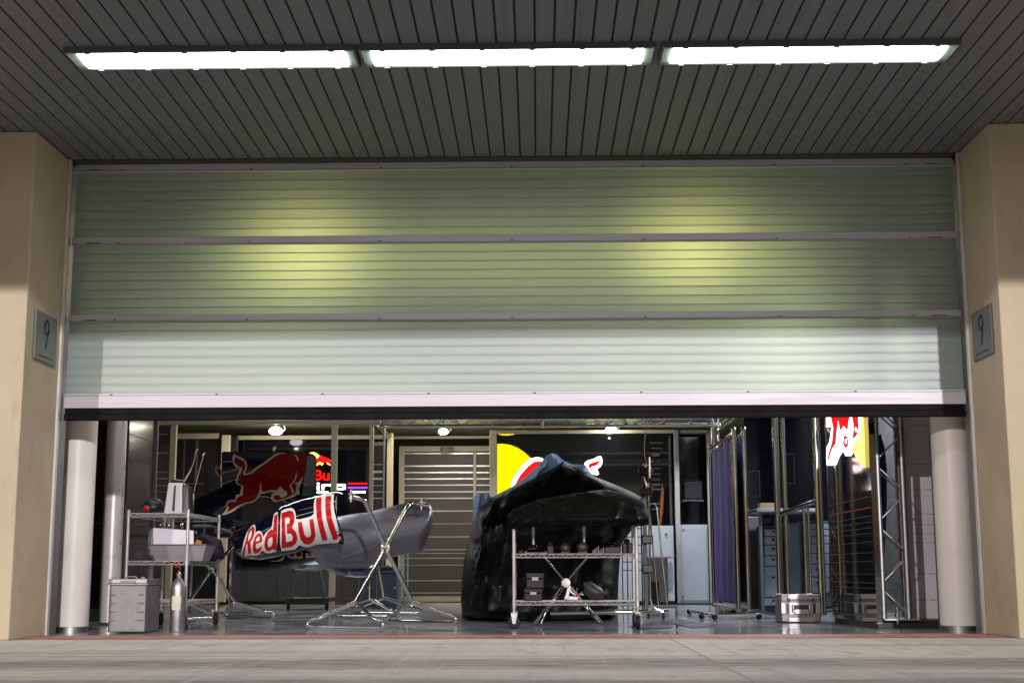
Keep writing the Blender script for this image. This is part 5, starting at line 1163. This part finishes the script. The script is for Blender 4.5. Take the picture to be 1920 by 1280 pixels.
mb = MB(); c = at(1004, 1028, 1.35); mb.lathe((c.x, 1.36, zM), [(.10, 0), (.11, .012), (.10, .02), (.07, .04), (.02, .048)], 28); tag(mb.build('metal_dish', M['chrome'], smooth=30), 'shiny flat metal dish on the middle shelf of the long cart', 'dish')
mb = MB(); mb.box(c.x-.16, c.x-.12, 1.3, 1.5, zM, zM+.03); mb.blob((c.x-.03, 1.5, zM+.02), .15, .08, .02, 12, .2, 1); tag(mb.build('rubber_mat', M['rubber']), 'crumpled black mat around the metal dish', 'mat')
for k, (x, y, s, n_) in enumerate(((1060, 1010, .05, 'dark blower unit on the middle shelf of the long cart'), (1092, 1012, .055, 'round fan unit on the middle shelf of the long cart'))):
    p = at(x, y, 1.5); mb = MB(); mb.lathe((p.x, 1.45, zM+s+.003), [(s*.5, -.02), (s, 0), (s, .06), (s*.6, .10)], 22, 'y'); mb.box(p.x-s*.8, p.x+s*.8, 1.44, 1.56, zM, zM+.02); mb.lathe((p.x, 1.42, zM+s+.003), [(s*.3, 0), (s*.3, .01)], 16, 'y')
    tag(mb.build('fan_unit', mat('dim_metal', (.02, .018, .02), .4, .3), smooth=40), n_, 'fan unit')
mb = MB()
for k in range(7): p = at(1112+k*3.2, 1030, 1.4); mb.lathe((p.x, 1.38+.02*(k % 3), zM), [(.007, 0), (.007, .02+.012*(k % 4)), (.003, .035+.012*(k % 4))], 8)
tag(mb.build('small_tools', M['alu_dull']), 'row of little metal tools on the middle shelf of the long cart', 'tools')
t = thing('metal_fixture', at(1068, 1120, 1.3), 'silver clamp fixture with red knob on the cart bottom shelf', 'fixture')
mb = MB(); mb.bar(at(1068, 1098, 1.28), at(1062, 1122, 1.28), .035, .04); mb.bar(at(1058, 1120, 1.28), at(1084, 1121, 1.28), .03, .035); mb.tube([at(1066, 1105, 1.27), at(1075, 1113, 1.27), at(1083, 1118, 1.27)], .008, 8); mb.build('body', M['alu'], t, bevel=.004)
mb = MB(); mb.blob(at(1081, 1115, 1.27), .017, .017, .02, 12, 0); mb.build('knob', M['redp'], t, smooth=60)
mb = MB()
for a, b in (((1084, 1119), (1091, 1110)), ((1080, 1110), (1082, 1103)), ((1070, 1107), (1074, 1101)), ((1086, 1113), (1094, 1114))): mb.tube([at(*a, 1.27), at(*b, 1.27)], .004, 8); mb.lathe(at(*b, 1.27), [(.008, -.006), (.008, .006)], 8)
mb.build('screw', M['chrome'], t)
mb = MB(); bagp = [(1094, 1092), (1106, 1089), (1128, 1102), (1134, 1112), (1131, 1122), (1108, 1123), (1095, 1110)]
relief(mb, bagp, bulge(bagp, 1.42, .08, 8), lambda x, y: 1.55, 4); tag(mb.build('soft_case', mat('worn_grey', (.03, .027, .027), .5), smooth=60), 'worn soft grey case leaning on the cart bottom shelf', 'case')

for k, (x, wd, h, lb) in enumerate(((1032, .07, .12, 'dark upright canister left of the blower on the cart shelf'), (1148, .16, .10, 'low dark gearbox casing at the right of the cart middle shelf'), (1176, .10, .15, 'dark upright box at the right end of the cart middle shelf'), (1000, .12, .09, 'dark bundle behind the metal dish'))):
    p = at(x, 1030, 1.55); t = thing('dark_part', (p.x, 1.55, zM), lb, 'machine part', 'dark parts on the long cart')
    mb = MB(); mb.box(p.x-wd/2, p.x+wd/2, 1.5, 1.62, zM, zM+h*.7); mb.build('casing', mat('part_metal', (.016, .014, .015), .35, .4), t, bevel=.012)
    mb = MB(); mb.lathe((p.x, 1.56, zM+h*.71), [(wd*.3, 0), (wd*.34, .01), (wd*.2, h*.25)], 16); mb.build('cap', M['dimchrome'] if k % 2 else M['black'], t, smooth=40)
for k, (x, y, lb) in enumerate(((1000, 993, 'short pale tube clamped to the rack left of the middle'), (1095, 992, 'short pale tube clamped to the rack near the middle'))):
    p = at(x, y, 1.6); mb = MB(); mb.lathe((p.x, 1.6, p.z), [(.016, -.14), (.016, -.03), (.020, -.02), (.020, .03)], 14); tag(mb.build('short_tube', M['alu'], smooth=40), lb, 'tube', 'short tubes on the long cart')


# ---- quick lift jack with long bar, light pole and trolley handle
t = thing('lift_jack', (1.0, 2.9, 0), 'low shiny lift jack bar on small wheels behind the long cart', 'jack')
mb = MB(); mb.tube([at(1032, 1149, 2.4), at(1110, 1147.5, 2.4), at(1195, 1146, 2.4), at(1252, 1143, 2.6)], .020, 14); mb.build('bar', M['chrome'], t, smooth=50)
mb = MB(); mb.tube([at(1110, 1147, 2.36), at(1150, 1146.5, 2.36)], [.016, .03], 14); mb.tube([at(1150, 1146.5, 2.36), at(1185, 1146, 2.36)], [.03, .018], 14); mb.build('sleeve', M['chrome'], t, smooth=50)
for x, y in ((1244, 1160), (1216, 1158), (1190, 1157)):
    q = fl(x, y); mb = MB(); mb.lathe((q.x, q.y, .03), [(.03, -.012), (.03, .012)], 18, 'x'); mb.tube([(q.x, q.y, .03), (q.x, q.y, .10)], .008, 8); mb.build('wheel', M['rubber'], t, smooth=40)
mb = MB(); tb = [at(1235, 1140, 3.0), at(1217, 950, 3.0), at(1219, 944, 3.0), at(1226, 943, 3.0), at(1231, 950, 3.0), at(1252, 1142, 3.0)]
mb.tube([tb[0]]+smoothpath(tb[1:5], 2)+[tb[5]], .0085, 10); mb.build('handle', M['brass'], t, smooth=60)
t = thing('work_light_pole', (1.35, 2.6, 0), 'black pole with clamps and a small lamp head beside the covered car', 'pole')
px = at(1213, 1050, 2.5).x
mb = MB(); mb.box(px-.035, px+.005, 2.48, 2.54, .12, 1.62); mb.tube([(px+.03, 2.5, .2), (px+.03, 2.5, 1.72)], .011, 12); mb.tube([(px-.05, 2.53, .12), (px-.05, 2.53, 1.3)], .008, 8); mb.build('shaft', M['black'], t, bevel=.004)
mb = MB(); mb.tube([(px+.028, 2.47, .22), (px+.028, 2.47, 1.45)], .008, 12); mb.tube([(px+.038, 2.46, 1.5), (px+.038, 2.46, 1.72)], .013, 12); mb.tube(smoothpath([(px+.03, 2.47, .24), (px+.05, 2.47, .16), (px+.16, 2.47, .115)], 2), .013, 10); mb.build('chrome_rod', M['chrome'], t, smooth=50)
mb = MB()
for z in (.56, .86, 1.36): mb.box(px-.055, px+.065, 2.44, 2.56, z-.045, z+.045)
mb.blob((px-.03, 2.5, 1.12), .06, .05, .07, 12, .3, 2); mb.build('clamp', M['black'], t, bevel=.012)
mb = MB(); c = at(1211, 868, 2.5); mb.lathe((c.x, 2.5, c.z-.03), [(.02, -.03), (.032, -.01), (.028, .02), (.012, .035)], 16); lh = mb.build('lamp_head', M['chrome'], t, smooth=50)
mb = MB(); mb.blob((c.x, 2.5, c.z-.08), .075, .05, .06, 14, .3, 6); mb.blob((c.x-.07, 2.5, c.z-.10), .02, .03, .05, 10, .2, 3); mb.build('housing', M['black'], lh, smooth=60)
mb = MB(); mb.tube([at(1207, 893, 2.4), at(1211, 908, 2.4), at(1213, 916, 2.4)], [.006, .013, .005], 10); mb.build('polished_lever', M['chrome'], lh, smooth=60)
mb = MB(); mb.tube(smoothpath([(c.x, 2.5, c.z), at(1207, 840, 2.5), at(1213, 790, 2.5), (c.x+.02, 2.5, 2.6), (c.x+.03, 2.5, 4.34)], 2), .005, 8)
tag(mb.build('hanging_cable', mat('pale_cable', (.3, .3, .32), .4), smooth=60), 'thin pale cable hanging from above down to the lamp pole', 'cable')
